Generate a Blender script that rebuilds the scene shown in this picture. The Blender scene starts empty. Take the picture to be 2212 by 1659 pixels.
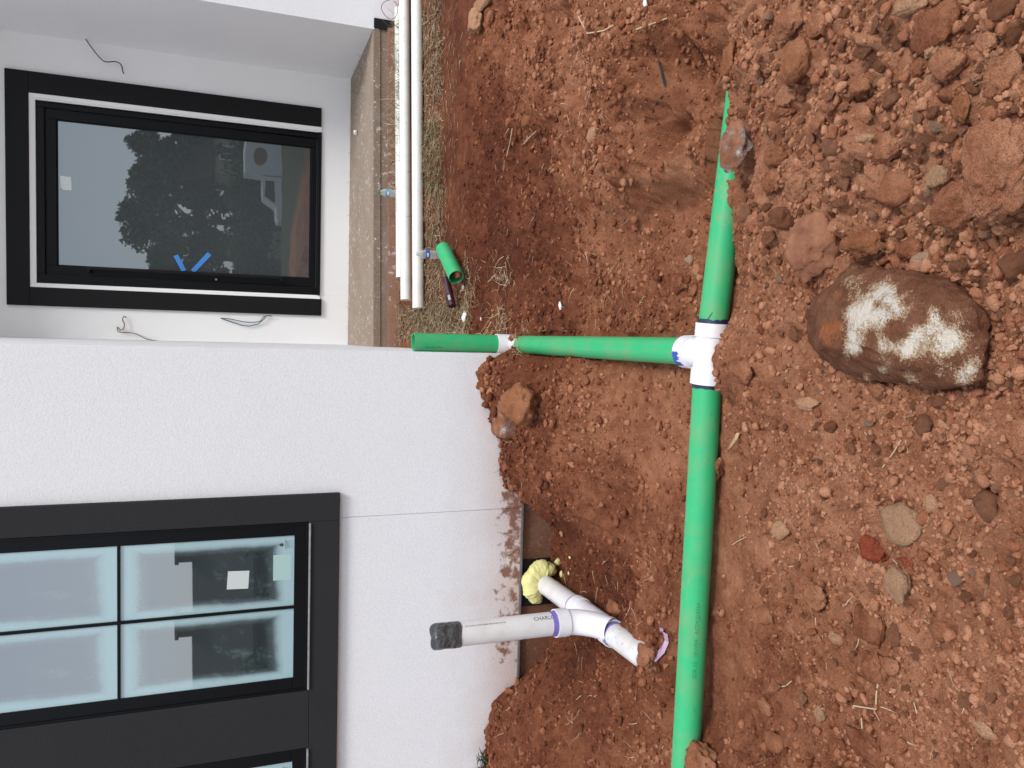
import bpy, bmesh, math, random, re
import numpy as np
from mathutils import Vector, Matrix, noise as mnoise

scene = bpy.context.scene
COL = scene.collection
rnd = random.Random(11)
PI = math.pi

# ------------------------------------------------------------------ camera
PW, PH = 2212.0, 1659.0            # photo units used for surveying the place (the picture is stored lying on its side)
FPX = 0.75 * PW
UCX, VCY = PH / 2, PW / 2
UPV = np.array([24.0, -4464.0, -FPX]); UPV /= np.linalg.norm(UPV)
_du = 105.0
YDV = np.array([_du, (24.0 * _du - FPX * FPX) / 4464.0, FPX]); YDV /= np.linalg.norm(YDV)
XDV = np.cross(YDV, UPV)
CAMP = np.array([0.0, 0.0, 1.18])
cam_d = bpy.data.cameras.new('camera'); cam = bpy.data.objects.new('camera', cam_d); COL.objects.link(cam)
cam_d.sensor_width = 36.0; cam_d.lens = 27.0; cam_d.clip_start = 0.05; cam_d.clip_end = 900.0
_r = np.array([XDV[0], YDV[0], UPV[0]]); _dn = np.array([XDV[1], YDV[1], UPV[1]]); _f = np.array([XDV[2], YDV[2], UPV[2]])
cam.matrix_world = Matrix(((_dn[0], _r[0], -_f[0], CAMP[0]), (_dn[1], _r[1], -_f[1], CAMP[1]),
                           (_dn[2], _r[2], -_f[2], CAMP[2]), (0, 0, 0, 1)))
scene.camera = cam

# ------------------------------------------------------------------ world, sun, exposure
SUN_DIR = Vector((0.36, -0.40, 0.84)).normalized()
world = bpy.data.worlds.new('World'); scene.world = world; world.use_nodes = True
wn = world.node_tree.nodes; wl = world.node_tree.links; wn.clear()
w_out = wn.new('ShaderNodeOutputWorld'); w_bg = wn.new('ShaderNodeBackground'); w_sky = wn.new('ShaderNodeTexSky'); w_hs = wn.new('ShaderNodeHueSaturation')
w_sky.sky_type = 'NISHITA'; w_sky.sun_disc = False
w_sky.sun_elevation = math.asin(SUN_DIR.z); w_sky.sun_rotation = math.atan2(SUN_DIR.x, SUN_DIR.y)
w_sky.air_density = 1.0; w_sky.dust_density = 1.0; w_sky.ozone_density = 1.0
w_hs.inputs['Saturation'].default_value = 0.50
w_bg.inputs['Strength'].default_value = 0.128
w_mx = wn.new('ShaderNodeMix'); w_mx.data_type = 'RGBA'; w_mx.inputs['Factor'].default_value = 0.6; w_mx.inputs[7].default_value = (4.9, 5.25, 5.8, 1)   # even cloud cover over the clear sky
wl.new(w_sky.outputs[0], w_hs.inputs['Color']); wl.new(w_hs.outputs[0], w_mx.inputs[6]); wl.new(w_mx.outputs[2], w_bg.inputs['Color']); wl.new(w_bg.outputs[0], w_out.inputs['Surface'])
sun_d = bpy.data.lights.new('sun', 'SUN'); sun_d.energy = 1.35; sun_d.angle = math.radians(18); sun_d.color = (1.0, 0.98, 0.95)
sun = bpy.data.objects.new('sun', sun_d); COL.objects.link(sun)
sun.rotation_euler = SUN_DIR.to_track_quat('Z', 'Y').to_euler(); sun.location = (3, -3, 12)
vs = scene.view_settings
vs.view_transform = 'Standard'; vs.look = 'None'; vs.gamma = 1.0; vs.use_curve_mapping = False
vs.exposure = 0.74
scene.cycles.max_bounces = 7
scene.cycles.diffuse_bounces = 4

# ------------------------------------------------------------------ survey helpers (where a point of the picture lies in the place)
def ray(x, y):
    d = np.array([PH - y - UCX, x - VCY, FPX])
    return np.array([d @ XDV, d @ YDV, d @ UPV])
def atY(x, y, Y): r = ray(x, y); return CAMP + r * (Y / r[1])
def atz(x, y, z): r = ray(x, y); return CAMP + r * ((z - CAMP[2]) / r[2])
def atX(x, y, X): r = ray(x, y); return CAMP + r * (X / r[0])
def proj(p):
    d = np.asarray(p, float) - CAMP
    c = XDV * d[0] + YDV * d[1] + UPV * d[2]
    return VCY + FPX * c[1] / c[2], PH - (UCX + FPX * c[0] / c[2]), c[2]
def mirrored(x, y, Ym, Y):                       # where the reflected sight line reaches the plane Y behind the camera
    r = ray(x, y); t = (2 * Ym - Y) / r[1]
    return np.array([CAMP[0] + t * r[0], Y, CAMP[2] + t * r[2]])

# ------------------------------------------------------------------ noise in numpy
def _hash(ix, iy, iz, seed):
    h = (ix.astype(np.int64) * 374761393 + iy.astype(np.int64) * 668265263 + iz.astype(np.int64) * 2147483647 + seed * 974634777) & 0xFFFFFFFF
    h = ((h ^ (h >> 13)) * 1274126177) & 0xFFFFFFFF
    h = ((h ^ (h >> 16)) * 2246822519) & 0xFFFFFFFF
    return ((h ^ (h >> 15)) & 0xFFFFFF) / float(0x1000000)
def vnoise(x, y, z=None, seed=0):
    if z is None: z = np.zeros_like(x) + 0.37
    ix, iy, iz = np.floor(x), np.floor(y), np.floor(z)
    fx, fy, fz = x - ix, y - iy, z - iz
    u, v, w = (t * t * t * (t * (t * 6 - 15) + 10) for t in (fx, fy, fz))
    r = 0
    for dx in (0, 1):
        for dy in (0, 1):
            for dz in (0, 1):
                r = r + _hash(ix + dx, iy + dy, iz + dz, seed) * (u if dx else 1 - u) * (v if dy else 1 - v) * (w if dz else 1 - w)
    return r * 2 - 1
def fbm(x, y, z=None, seed=0, octaves=4, gain=0.5):
    a, s, f = 1.0, 0, 1.0
    for o in range(octaves):
        s = s + a * vnoise(x * f, y * f, None if z is None else z * f, seed + o * 17); a *= gain; f *= 2.03
    return s
def lumps(x, y, cell, seed, keep=0.75):           # rounded clods pressed into the surface; returns height in metres / cell
    gx, gy = x / cell, y / cell
    ix, iy = np.floor(gx), np.floor(gy)
    z0 = np.zeros_like(ix); out = np.zeros_like(gx)
    for dx in (-1, 0, 1):
        for dy in (-1, 0, 1):
            cx, cy = ix + dx, iy + dy
            px = cx + _hash(cx, cy, z0, seed); py = cy + _hash(cx, cy, z0, seed + 1)
            r = 0.22 + 0.5 * _hash(cx, cy, z0, seed + 2) ** 2
            on = _hash(cx, cy, z0, seed + 3) < keep
            an = _hash(cx, cy, z0, seed + 4) * PI; st = 1 + 0.8 * _hash(cx, cy, z0, seed + 5)
            ex, ey = gx - px, gy - py
            e1 = (ex * np.cos(an) + ey * np.sin(an)) / st; e2 = -ex * np.sin(an) + ey * np.cos(an)
            d2 = (e1 * e1 + e2 * e2) / (r * r)
            tilt = 1 + 0.5 * e1 / r
            h = np.where(on, np.sqrt(np.clip(1 - d2 * d2, 0, 1)) * r * 0.62 * tilt, 0)
            out = np.maximum(out, h)
    return out

# ------------------------------------------------------------------ materials
def mat(name):
    m = bpy.data.materials.new(name); m.use_nodes = True
    nt = m.node_tree; nt.nodes.clear()
    out = nt.nodes.new('ShaderNodeOutputMaterial'); b = nt.nodes.new('ShaderNodeBsdfPrincipled')
    nt.links.new(b.outputs[0], out.inputs['Surface'])
    return m, nt, b
class G:                                            # small node-graph helper
    def __init__(s, nt): s.nt = nt
    def n(s, t, **k):
        nd = s.nt.nodes.new('ShaderNode' + t)
        for a, v in k.items(): setattr(nd, a, v)
        return nd
    def put(s, sock, v):
        if hasattr(v, 'is_output') or isinstance(v, bpy.types.NodeSocket): s.nt.links.new(v, sock)
        else: sock.default_value = v
    def coord(s, which='Object'): return s.n('TexCoord').outputs[which]
    def pos(s): return s.n('NewGeometry').outputs['Position']
    def noise(s, vec, scale, detail=4, rough=0.55, dist=0.0, out=0):
        nd = s.n('TexNoise'); s.put(nd.inputs['Vector'], vec); nd.inputs['Scale'].default_value = scale
        nd.inputs['Detail'].default_value = detail; nd.inputs['Roughness'].default_value = rough; nd.inputs['Distortion'].default_value = dist
        return nd.outputs[out]
    def voro(s, vec, scale, out='Distance', feature='F1'):
        nd = s.n('TexVoronoi'); nd.feature = feature; s.put(nd.inputs['Vector'], vec); nd.inputs['Scale'].default_value = scale
        return nd.outputs[out]
    def ramp(s, fac, stops, interp='LINEAR'):
        nd = s.n('ValToRGB'); nd.color_ramp.interpolation = interp
        e = nd.color_ramp.elements
        while len(e) < len(stops): e.new(0.5)
        for el, (p, c) in zip(e, stops):
            el.position = p; el.color = (c, c, c, 1) if isinstance(c, (int, float)) else (*c, 1)
        s.put(nd.inputs['Fac'], fac); return nd.outputs['Color']
    def math(s, op, a, b=0.0, clamp=False):
        nd = s.n('Math', operation=op, use_clamp=clamp); s.put(nd.inputs[0], a); s.put(nd.inputs[1], b); return nd.outputs[0]
    def mix(s, fac, a, b, mode='MIX'):
        nd = s.n('Mix', data_type='RGBA', blend_type=mode); s.put(nd.inputs['Factor'], fac)
        s.put(nd.inputs[6], a if not isinstance(a, tuple) else (*a, 1)); s.put(nd.inputs[7], b if not isinstance(b, tuple) else (*b, 1))
        return nd.outputs[2]
    def sep(s, vec):
        nd = s.n('SeparateXYZ'); s.put(nd.inputs[0], vec); return nd.outputs
    def attr(s, name): return s.n('Attribute', attribute_name=name).outputs['Fac']
    def bump(s, h, strength, dist, bsdf, prev=None):
        nd = s.n('Bump'); nd.inputs['Strength'].default_value = strength; nd.inputs['Distance'].default_value = dist
        s.put(nd.inputs['Height'], h)
        if prev is not None: s.put(nd.inputs['Normal'], prev)
        if bsdf: s.put(bsdf.inputs['Normal'], nd.outputs[0])
        return nd.outputs[0]

def plain(name, col, rough=0.5, spec=0.5, bump=None, metal=0.0, var=0.0, vscale=8):
    m, nt, b = mat(name); g = G(nt)
    b.inputs['Roughness'].default_value = rough; b.inputs['Specular IOR Level'].default_value = spec; b.inputs['Metallic'].default_value = metal
    if var:
        n = g.noise(g.coord(), vscale, 5, 0.6)
        c = g.mix(n, tuple(c * (1 - var) for c in col), tuple(min(1, c * (1 + var)) for c in col)); g.put(b.inputs['Base Color'], c)
    else: b.inputs['Base Color'].default_value = (*col, 1)
    if bump:
        g.bump(g.noise(g.coord(), bump[0], 4, 0.6), bump[1], bump[2], b)
    return m

# dried red clay: 'dry' is how dusty or damp the soil itself is (0 fresh dark red, 1 dry and pale)
def soil(name, dry_sock=None, per_island=False, per_object=False, tint=None, const=0.6, bump=1.0, specks=True):
    m, nt, b = mat(name); g = G(nt)
    p = g.pos() if not per_object else g.coord('Object')
    big = g.noise(p, 3.2, 4, 0.6); mid = g.noise(p, 17, 5, 0.65); fine = g.noise(p, 120, 4, 0.7); grit = g.noise(p, 420, 2, 0.7)
    dry = g.attr('dry') if dry_sock else const
    if per_island:
        dry = g.math('ADD', dry, g.math('MULTIPLY', g.math('SUBTRACT', g.n('NewGeometry').outputs['Random Per Island'], 0.5), 0.75))
    if per_object:
        dry = g.math('ADD', dry, g.math('MULTIPLY', g.math('SUBTRACT', g.n('ObjectInfo').outputs['Random'], 0.5), 0.38))
    d = g.math('ADD', dry, g.math('MULTIPLY', g.math('SUBTRACT', big, 0.5), 0.9))
    d = g.math('ADD', d, g.math('MULTIPLY', g.math('SUBTRACT', mid, 0.5), 0.9))
    d = g.math('ADD', d, g.math('MULTIPLY', g.math('SUBTRACT', fine, 0.5), 0.5), True)
    c = g.ramp(d, SOIL_STOPS)
    if dry_sock and name == 'earth':                # mown lawn beyond the building plot
        xyz_ = g.sep(p); yy = g.math('SUBTRACT', xyz_[1], g.math('MULTIPLY', g.math('MAXIMUM', g.math('SUBTRACT', xyz_[0], 2.1), 0.0), 2.2))
        lawn = g.n('MapRange'); g.put(lawn.inputs['Value'], g.math('ADD', yy, big)); lawn.inputs['From Min'].default_value = -0.3; lawn.inputs['From Max'].default_value = -1.8
    redder = g.ramp(g.noise(p, 1.7, 3, 0.6, 0.4), [(0.55, 0.0), (0.75, 0.5)])
    c = g.mix(redder, c, (0.22, 0.072, 0.040), 'MIX') if not per_object else c
    gm = g.ramp(grit, [(0.25, 0.66), (0.75, 1.30)])
    c = g.mix(1.0, c, gm, 'MULTIPLY')
    if tint: c = g.mix(tint[1], c, tint[0])
    if name == 'earth': c = g.mix(lawn.outputs[0], c, (0.060, 0.068, 0.034))
    if specks:
        sp = g.voro(p, 46, 'Distance'); rn = g.sep(g.voro(p, 46, 'Color'))[0]
        k = g.math('MULTIPLY', g.math('LESS_THAN', sp, 0.10), g.math('GREATER_THAN', rn, 0.90))
        c = g.mix(k, c, (0.62, 0.46, 0.36))
    g.put(b.inputs['Base Color'], c); b.inputs['Roughness'].default_value = 0.95; b.inputs['Specular IOR Level'].default_value = 0.15
    n1 = g.bump(mid, 0.7 * bump, 0.028, None)
    n2 = g.bump(fine, 0.95 * bump, 0.011, None, n1)
    g.bump(grit, 0.8 * bump, 0.0045, b, n2)
    return m
SOIL_STOPS = [(0.0, (0.125, 0.037, 0.019)), (0.3, (0.225, 0.075, 0.036)), (0.6, (0.375, 0.150, 0.077)), (1.0, (0.530, 0.252, 0.143))]

M = {}
M['ground'] = soil('earth', True)
M['crumbs'] = soil('earth_crumbs', True, per_island=True, bump=0.7)
M['clod'] = soil('clod_earth', per_object=True, const=0.72)
M['clod_dark'] = soil('clod_damp', per_object=True, const=0.56)
M['clod_red'] = soil('clod_red', per_object=True, const=0.4, tint=((0.36, 0.070, 0.035), 0.75))
M['clod_rust'] = soil('clod_rust', per_object=True, const=0.55, tint=((0.40, 0.165, 0.075), 0.40))
M['clod_tan'] = soil('clod_tan', per_object=True, const=0.9, tint=((0.56, 0.33, 0.19), 0.6))
M['stone_grey'] = soil('grey_stone', per_object=True, const=0.9, tint=((0.46, 0.32, 0.225), 0.65))
M['stone_blue'] = soil('blue_grey_stone', per_object=True, const=0.9, tint=((0.40, 0.34, 0.30), 0.75))
M['stone_green'] = soil('olive_stone', per_object=True, const=0.9, tint=((0.43, 0.28, 0.165), 0.65))

def boulder_mat(name, cover, white=(0.72, 0.68, 0.60), grey=False):
    m, nt, b = mat(name); g = G(nt); p = g.coord('Object')
    mid = g.noise(p, 14, 5, 0.65); fine = g.noise(p, 90, 4, 0.7); grit = g.noise(p, 260, 3, 0.75)
    c = g.ramp(mid, [(0.3, (0.17, 0.066, 0.036)), (0.55, (0.29, 0.125, 0.070)), (0.8, (0.40, 0.195, 0.115))])
    rust = g.ramp(g.noise(p, 8.0, 4, 0.6, 0.3), [(0.60, 0.0), (0.70, 0.85)])
    c = g.mix(rust, c, (0.34, 0.10, 0.035))
    area = g.noise(p, 6.5, 6, 0.62, 0.5)
    loc = g.sep(p)
    # bare crust of the stone: densest on its crown
    crown = g.ramp(g.math('ADD', area, g.math('MULTIPLY', g.math('SUBTRACT', grit, 0.5), 0.55)), [(cover, 0.0), (cover + 0.035, 1.0)])
    oc = g.ramp(g.noise(p, 22, 4, 0.7), [(0.35, (0.42, 0.22, 0.09)), (0.5, (0.62, 0.48, 0.32)), (0.62, white)])
    if grey: oc = g.ramp(g.noise(p, 22, 4, 0.7), [(0.3, (0.16, 0.15, 0.15)), (0.5, (0.34, 0.31, 0.30)), (0.68, (0.60, 0.55, 0.52))])
    c = g.mix(crown, c, oc)
    g.put(b.inputs['Base Color'], c); b.inputs['Roughness'].default_value = 0.9; b.inputs['Specular IOR Level'].default_value = 0.2
    n1 = g.bump(mid, 0.5, 0.02, None); n2 = g.bump(fine, 0.7, 0.006, None, n1); g.bump(g.math('ADD', grit, g.math('MULTIPLY', crown, 0.4)), 0.7, 0.003, b, n2)
    return m
def crusted():
    m, nt, b = mat('lime_crusted_rock'); g = G(nt); p = g.coord('Object')
    mid = g.noise(p, 16, 5, 0.65); fine = g.noise(p, 90, 4, 0.7); grit = g.noise(p, 210, 4, 0.8)
    c = g.ramp(mid, [(0.3, (0.135, 0.054, 0.030)), (0.55, (0.205, 0.088, 0.050)), (0.8, (0.29, 0.135, 0.080))])
    c = g.mix(1.0, c, g.ramp(fine, [(.3, .8), (.7, 1.15)]), 'MULTIPLY')
    rk = g.math('ADD', g.attr('rust'), g.math('MULTIPLY', g.math('SUBTRACT', g.noise(p, 40, 5, 0.75), 0.5), 2.2))
    c = g.mix(g.ramp(rk, [(.50, 0), (1.0, .6)]), c, (0.40, 0.125, 0.045))
    ck = g.math('ADD', g.attr('crust'), g.math('ADD', g.math('MULTIPLY', g.math('SUBTRACT', grit, 0.5), 2.4), g.math('MULTIPLY', g.math('SUBTRACT', g.noise(p, 30, 6, 0.75), 0.5), 2.4)))
    och = g.ramp(ck, [(.46, 0), (.66, .75)]); c = g.mix(och, c, (0.60, 0.42, 0.26))
    wh = g.ramp(ck, [(.78, 0), (1.40, .90)]); cool = g.ramp(g.noise(p, 11, 3), [(.52, 0.0), (.70, 1.0)])
    c = g.mix(wh, c, g.mix(cool, (0.74, 0.66, 0.56), (0.62, 0.62, 0.59)))
    g.put(b.inputs['Base Color'], c); b.inputs['Roughness'].default_value = 0.96; b.inputs['Specular IOR Level'].default_value = 0.08
    n1 = g.bump(mid, 0.7, 0.03, None); n2 = g.bump(fine, 0.9, 0.012, None, n1); g.bump(g.math('ADD', grit, g.math('MULTIPLY', wh, 0.5)), 0.7, 0.003, b, n2)
    return m
M['boulder'] = crusted()
M['boulder_grey'] = boulder_mat('grey_seamed_rock', 0.525, grey=True)
M['slab_clod'] = boulder_mat('clay_slab', 0.70)

def stucco(name, col, dirt=False, scale=170, strength=0.5, var=0.045):
    m, nt, b = mat(name); g = G(nt); p = g.pos()
    n = g.noise(p, scale, 3, 0.6); v = g.noise(p, 1.3, 6, 0.7)
    c = g.mix(v, tuple(x * (1 - var) for x in col), tuple(min(1, x * (1 + var)) for x in col))
    sp = g.ramp(n, [(0.30, 0.90), (0.62, 1.02)]); c = g.mix(1.0, c, sp, 'MULTIPLY')
    if dirt:
        xyz = g.sep(p)
        # tan dust washed along the foot of the wall
        low = g.ramp(g.math('ADD', g.math('MULTIPLY', xyz[2], -1.0), g.math('MULTIPLY', g.math('SUBTRACT', g.noise(p, 3.5, 5, 0.65), 0.5), 0.42)), [(0.0, 0.0), (0.18, 0.16), (0.36, 0.46), (0.55, 0.80)])
        low = g.math('MULTIPLY', low, g.ramp(g.noise(p, 130, 3, 0.7), [(0.3, 0.55), (0.7, 1.0)]))
        c = g.mix(low, c, (0.50, 0.27, 0.18))
        # mud splashed above the pit
        mr = g.n('MapRange'); span = mr.outputs[0]
        g.put(mr.inputs['Value'], g.math('ABSOLUTE', g.math('ADD', xyz[0], 1.42)))
        mr.inputs['From Min'].default_value = 0.78; mr.inputs['From Max'].default_value = 0.45; mr.inputs['To Min'].default_value = 0.0; mr.inputs['To Max'].default_value = 1.0
        hgt = g.n('MapRange'); g.put(hgt.inputs['Value'], xyz[2]); hgt.inputs['From Min'].default_value = -0.22; hgt.inputs['From Max'].default_value = -0.40
        k = g.math('ADD', g.noise(p, 15, 5, 0.62, 0.25), g.math('MULTIPLY', g.math('SUBTRACT', g.math('MULTIPLY', span, hgt.outputs[0]), 1.0), 0.46))
        mud = g.ramp(k, [(0.425, 0.0), (0.50, 0.62), (0.55, 0.92)])
        c = g.mix(mud, c, g.mix(g.noise(p, 60, 4, 0.7), (0.155, 0.057, 0.032), (0.31, 0.13, 0.078)))
    g.put(b.inputs['Base Color'], c); b.inputs['Roughness'].default_value = 0.9; b.inputs['Specular IOR Level'].default_value = 0.2
    g.bump(g.math('ADD', n, g.math('MULTIPLY', g.noise(p, scale * 0.4, 3, 0.6), 0.8)), strength, 0.0035, b)
    return m
M['stucco'] = stucco('white_stucco', (0.845, 0.845, 0.86), True, 185, 0.42)
M['stucco_porch'] = stucco('smooth_white_stucco', (0.88, 0.875, 0.865), False, 240, 0.25)
M['trim_dark'] = stucco('charcoal_stucco', (0.030, 0.030, 0.032), False, 200, 0.45, 0.12)
M['trim_black'] = plain('black_trim_paint', (0.0055, 0.0055, 0.006), 0.6, 0.22, (160, 0.15, 0.002))
M['frame_black'] = plain('black_frame', (0.0045, 0.005, 0.0065), 0.42, 0.16, (60, 0.06, 0.002))
M['white_trim'] = plain('white_reveal', (0.86, 0.86, 0.85), 0.5, 0.4)
M['silver'] = plain('weathered_alu', (0.32, 0.33, 0.34), 0.55, 0.5, (90, 0.5, 0.003), 0.3, 0.35, 30)
M['rubber'] = plain('black_rubber', (0.012, 0.012, 0.012), 0.6)
M['brass'] = plain('brass', (0.45, 0.36, 0.20), 0.35, 0.5, None, 0.9)

def glass_mat(name, refl, under, tint=(0.86, 0.93, 1.0), film=None):
    m, nt, b = mat(name); g = G(nt)
    out = [n for n in nt.nodes if n.type == 'OUTPUT_MATERIAL'][0]
    b.inputs['Base Color'].default_value = (*under, 1); b.inputs['Roughness'].default_value = 0.9; b.inputs['Specular IOR Level'].default_value = 0.0
    gl = g.n('BsdfGlossy'); gl.inputs['Color'].default_value = (*tint, 1); gl.inputs['Roughness'].default_value = 0.012
    p = g.coord('Object')
    wob = g.bump(g.noise(p, 1.6, 2, 0.5), 0.10, 0.006, None); g.put(gl.inputs['Normal'], wob)
    mx = g.n('MixShader'); mx.inputs[0].default_value = refl
    nt.links.new(b.outputs[0], mx.inputs[1]); nt.links.new(gl.outputs[0], mx.inputs[2])
    fin = mx.outputs[0]
    if film:                                        # milky residue along the edges of the pane (pane mesh: u, v attributes 0..1)
        hx, hz = film
        xyz = g.sep(p)
        w = g.math('MULTIPLY', g.math('SUBTRACT', g.noise(p, 3.0, 3, 0.6), 0.5), 0.07)
        dx = g.math('SUBTRACT', hx, g.math('ABSOLUTE', xyz[0])); dz = g.math('SUBTRACT', hz, g.math('ABSOLUTE', xyz[2]))
        d = g.math('ADD', g.math('MINIMUM', g.math('MULTIPLY', dx, 1.9), dz), w)
        d = g.math('ADD', d, g.math('MULTIPLY', g.math('SUBTRACT', g.noise(p, 160, 3, 0.7), 0.5), 0.025))
        k = g.ramp(d, [(0.050, 0.95), (0.078, 0.74), (0.108, 0.16), (0.15, 0.04)])
        smear = g.ramp(g.noise(p, 5.5, 6, 0.7, 0.8), [(0.55, 0.0), (0.72, 0.16)])
        k = g.math('ADD', k, smear, True)
        fl = g.n('BsdfDiffuse'); fl.inputs['Color'].default_value = (0.50, 0.70, 0.74, 1)
        mf = g.n('MixShader'); g.put(mf.inputs[0], g.math('MULTIPLY', k, 0.80)); nt.links.new(fin, mf.inputs[1]); nt.links.new(fl.outputs[0], mf.inputs[2]); fin = mf.outputs[0]
    nt.links.new(fin, out.inputs['Surface'])
    return m
M['door_glass'] = glass_mat('door_glass', 0.185, (0.062, 0.072, 0.076), (0.90, 0.96, 1.0))
M['paper'] = plain('paper', (0.62, 0.68, 0.66), 0.7)
M['paper_teal'] = plain('translucent_label', (0.42, 0.60, 0.57), 0.6)
M['ink'] = plain('ink', (0.05, 0.06, 0.06), 0.6)
M['ink_faint'] = plain('faint_ink', (0.30, 0.30, 0.32), 0.6)
M['ink_green'] = plain('green_ink', (0.02, 0.26, 0.10), 0.6)
M['tape_blue'] = plain('blue_tape', (0.045, 0.24, 0.66), 0.6)

def pipe_mat(name, col, rough=0.35, smear=0.5, dirtcol=(0.42, 0.215, 0.13)):
    m, nt, b = mat(name); g = G(nt); p = g.coord('Object')
    v = g.noise(p, 5, 3, 0.6)
    c = g.mix(v, tuple(x * 0.93 for x in col), tuple(min(1, x * 1.05) for x in col))
    n1 = g.noise(p, 42, 5, 0.7); n2 = g.noise(p, 2.7, 3, 0.6)
    k = g.ramp(g.math('ADD', n1, g.math('MULTIPLY', g.math('SUBTRACT', n2, 0.5), 0.45)), [(0.66 - 0.06 * smear, 0.0), (0.74 - 0.06 * smear, smear)])
    c = g.mix(k, c, dirtcol)
    dust = g.ramp(g.noise(p, 9, 5, 0.65), [(0.45, 0.0), (0.8, 0.20 * (1 + smear))]); c = g.mix(dust, c, dirtcol)
    g.put(b.inputs['Base Color'], c); g.put(b.inputs['Roughness'], g.math('ADD', rough, g.math('MULTIPLY', k, 0.5)))
    b.inputs['Specular IOR Level'].default_value = 0.45
    g.bump(g.noise(p, 30, 3, 0.5), 0.03, 0.003, b)
    return m
M['green'] = pipe_mat('green_sewer_pipe', (0.035, 0.44, 0.17), 0.40, 0.50)
M['green_in'] = plain('green_pipe_bore', (0.03, 0.32, 0.12), 0.5)
M['pvc'] = pipe_mat('white_pvc', (0.76, 0.745, 0.735), 0.32, 0.10)
M['pvc_bore'] = plain('pvc_bore', (0.6, 0.59, 0.57), 0.5)
M['pvc_yard'] = pipe_mat('ivory_pvc', (0.80, 0.80, 0.74), 0.35, 0.08)
M['pvc_tee'] = pipe_mat('bright_pvc', (0.84, 0.83, 0.86), 0.35, 0.22)
M['primer'] = plain('purple_primer', (0.22, 0.16, 0.52), 0.4, 0.5, None, 0, 0.35, 60)
M['cement_blue'] = plain('blue_cement', (0.02, 0.075, 0.42), 0.3, 0.5, None, 0, 0.55, 70)
M['cement_dark'] = plain('dark_blue_cement', (0.02, 0.03, 0.075), 0.3, 0.5, None, 0, 0.5, 60)
M['tape'] = plain('grey_duct_tape', (0.055, 0.057, 0.060), 0.24, 0.8, (26, 0.7, 0.02), 0, 0.2, 40)
M['foam'] = plain('yellow_foam', (0.74, 0.70, 0.30), 0.75, 0.3, (55, 0.5, 0.008), 0, 0.12, 30)
M['scrap'] = plain('purple_film', (0.42, 0.27, 0.40), 0.4, 0.5, (40, 0.5, 0.006))
M['black_mastic'] = plain('black_mastic', (0.008, 0.008, 0.008), 0.7, 0.3, (50, 0.6, 0.006))

def concrete(name, a, bb, stain=None, sc=6, fleck=0.8):
    m, nt, b = mat(name); g = G(nt); p = g.pos()
    n = g.noise(p, sc, 6, 0.65, 0.3); f = g.noise(p, 70, 4, 0.7)
    c = g.mix(n, a, bb); c = g.mix(1.0, c, g.ramp(f, [(0.3, 0.78), (0.7, 1.15)]), 'MULTIPLY')
    if stain:
        k = g.ramp(g.noise(p, sc * 0.8, 6, 0.7, 0.6), [(0.52, 0.0), (0.62, stain[1])]); c = g.mix(k, c, stain[0])
    w = g.ramp(g.math('ADD', g.noise(p, 24, 4, 0.7), g.math('MULTIPLY', g.noise(p, 2.5, 2), 0.25)), [(0.73, 0.0), (0.77, fleck)])
    c = g.mix(w, c, (0.66, 0.62, 0.57))
    g.put(b.inputs['Base Color'], c); b.inputs['Roughness'].default_value = 0.92; b.inputs['Specular IOR Level'].default_value = 0.2
    g.bump(g.math('ADD', f, n), 0.5, 0.006, b)
    return m
M['slab'] = concrete('porch_concrete', (0.24, 0.185, 0.14), (0.40, 0.325, 0.26), ((0.30, 0.205, 0.145), 0.6), 4.5)
M['slab_side'] = concrete('slab_edge_concrete', (0.19, 0.135, 0.098), (0.31, 0.235, 0.175), ((0.34, 0.28, 0.25), 0.5), 2.5)
M['footing'] = concrete('muddy_footing', (0.22, 0.115, 0.078), (0.42, 0.235, 0.16), ((0.30, 0.22, 0.19), 0.6))
M['foundation'] = concrete('muddy_foundation', (0.14, 0.060, 0.036), (0.25, 0.110, 0.066), ((0.20, 0.125, 0.09), 0.6), 8, 0.1)
M['flashing'] = plain('grey_flashing', (0.15, 0.14, 0.135), 0.6, 0.4, (50, 0.5, 0.004), 0, 0.4, 25)
M['plaster'] = plain('white_plaster', (0.80, 0.78, 0.74), 0.85, 0.2, (60, 0.6, 0.006))
M['wire_dark'] = plain('dark_wire', (0.02, 0.02, 0.022), 0.5)
M['wire_copper'] = plain('brown_wire', (0.16, 0.09, 0.06), 0.5)
M['wire_teal'] = plain('teal_wire', (0.02, 0.10, 0.13), 0.5)

def blades_mat(name, stops):
    m, nt, b = mat(name); g = G(nt)
    r = g.n('NewGeometry').outputs['Random Per Island']
    g.put(b.inputs['Base Color'], g.ramp(r, stops)); b.inputs['Roughness'].default_value = 0.75; b.inputs['Specular IOR Level'].default_value = 0.25
    return m
M['straw'] = blades_mat('dead_grass', [(0, (0.12, 0.088, 0.048)), (0.35, (0.25, 0.178, 0.10)), (0.7, (0.38, 0.28, 0.165)), (1, (0.60, 0.48, 0.31))])
M['straw_pale'] = blades_mat('pale_straw', [(0, (0.34, 0.24, 0.13)), (0.5, (0.55, 0.42, 0.26)), (1, (0.68, 0.56, 0.38))])
M['grass'] = blades_mat('green_grass', [(0, (0.035, 0.055, 0.02)), (0.5, (0.075, 0.12, 0.04)), (1, (0.15, 0.19, 0.07))])
M['weed'] = blades_mat('weed_leaf', [(0, (0.02, 0.04, 0.018)), (0.6, (0.045, 0.08, 0.03)), (1, (0.09, 0.13, 0.05))])
M['root'] = plain('root', (0.28, 0.17, 0.095), 0.8, 0.2)
M['leaf_dry'] = plain('dry_leaf', (0.50, 0.33, 0.19), 0.7, 0.3, None, 0, 0.2, 20)

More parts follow.
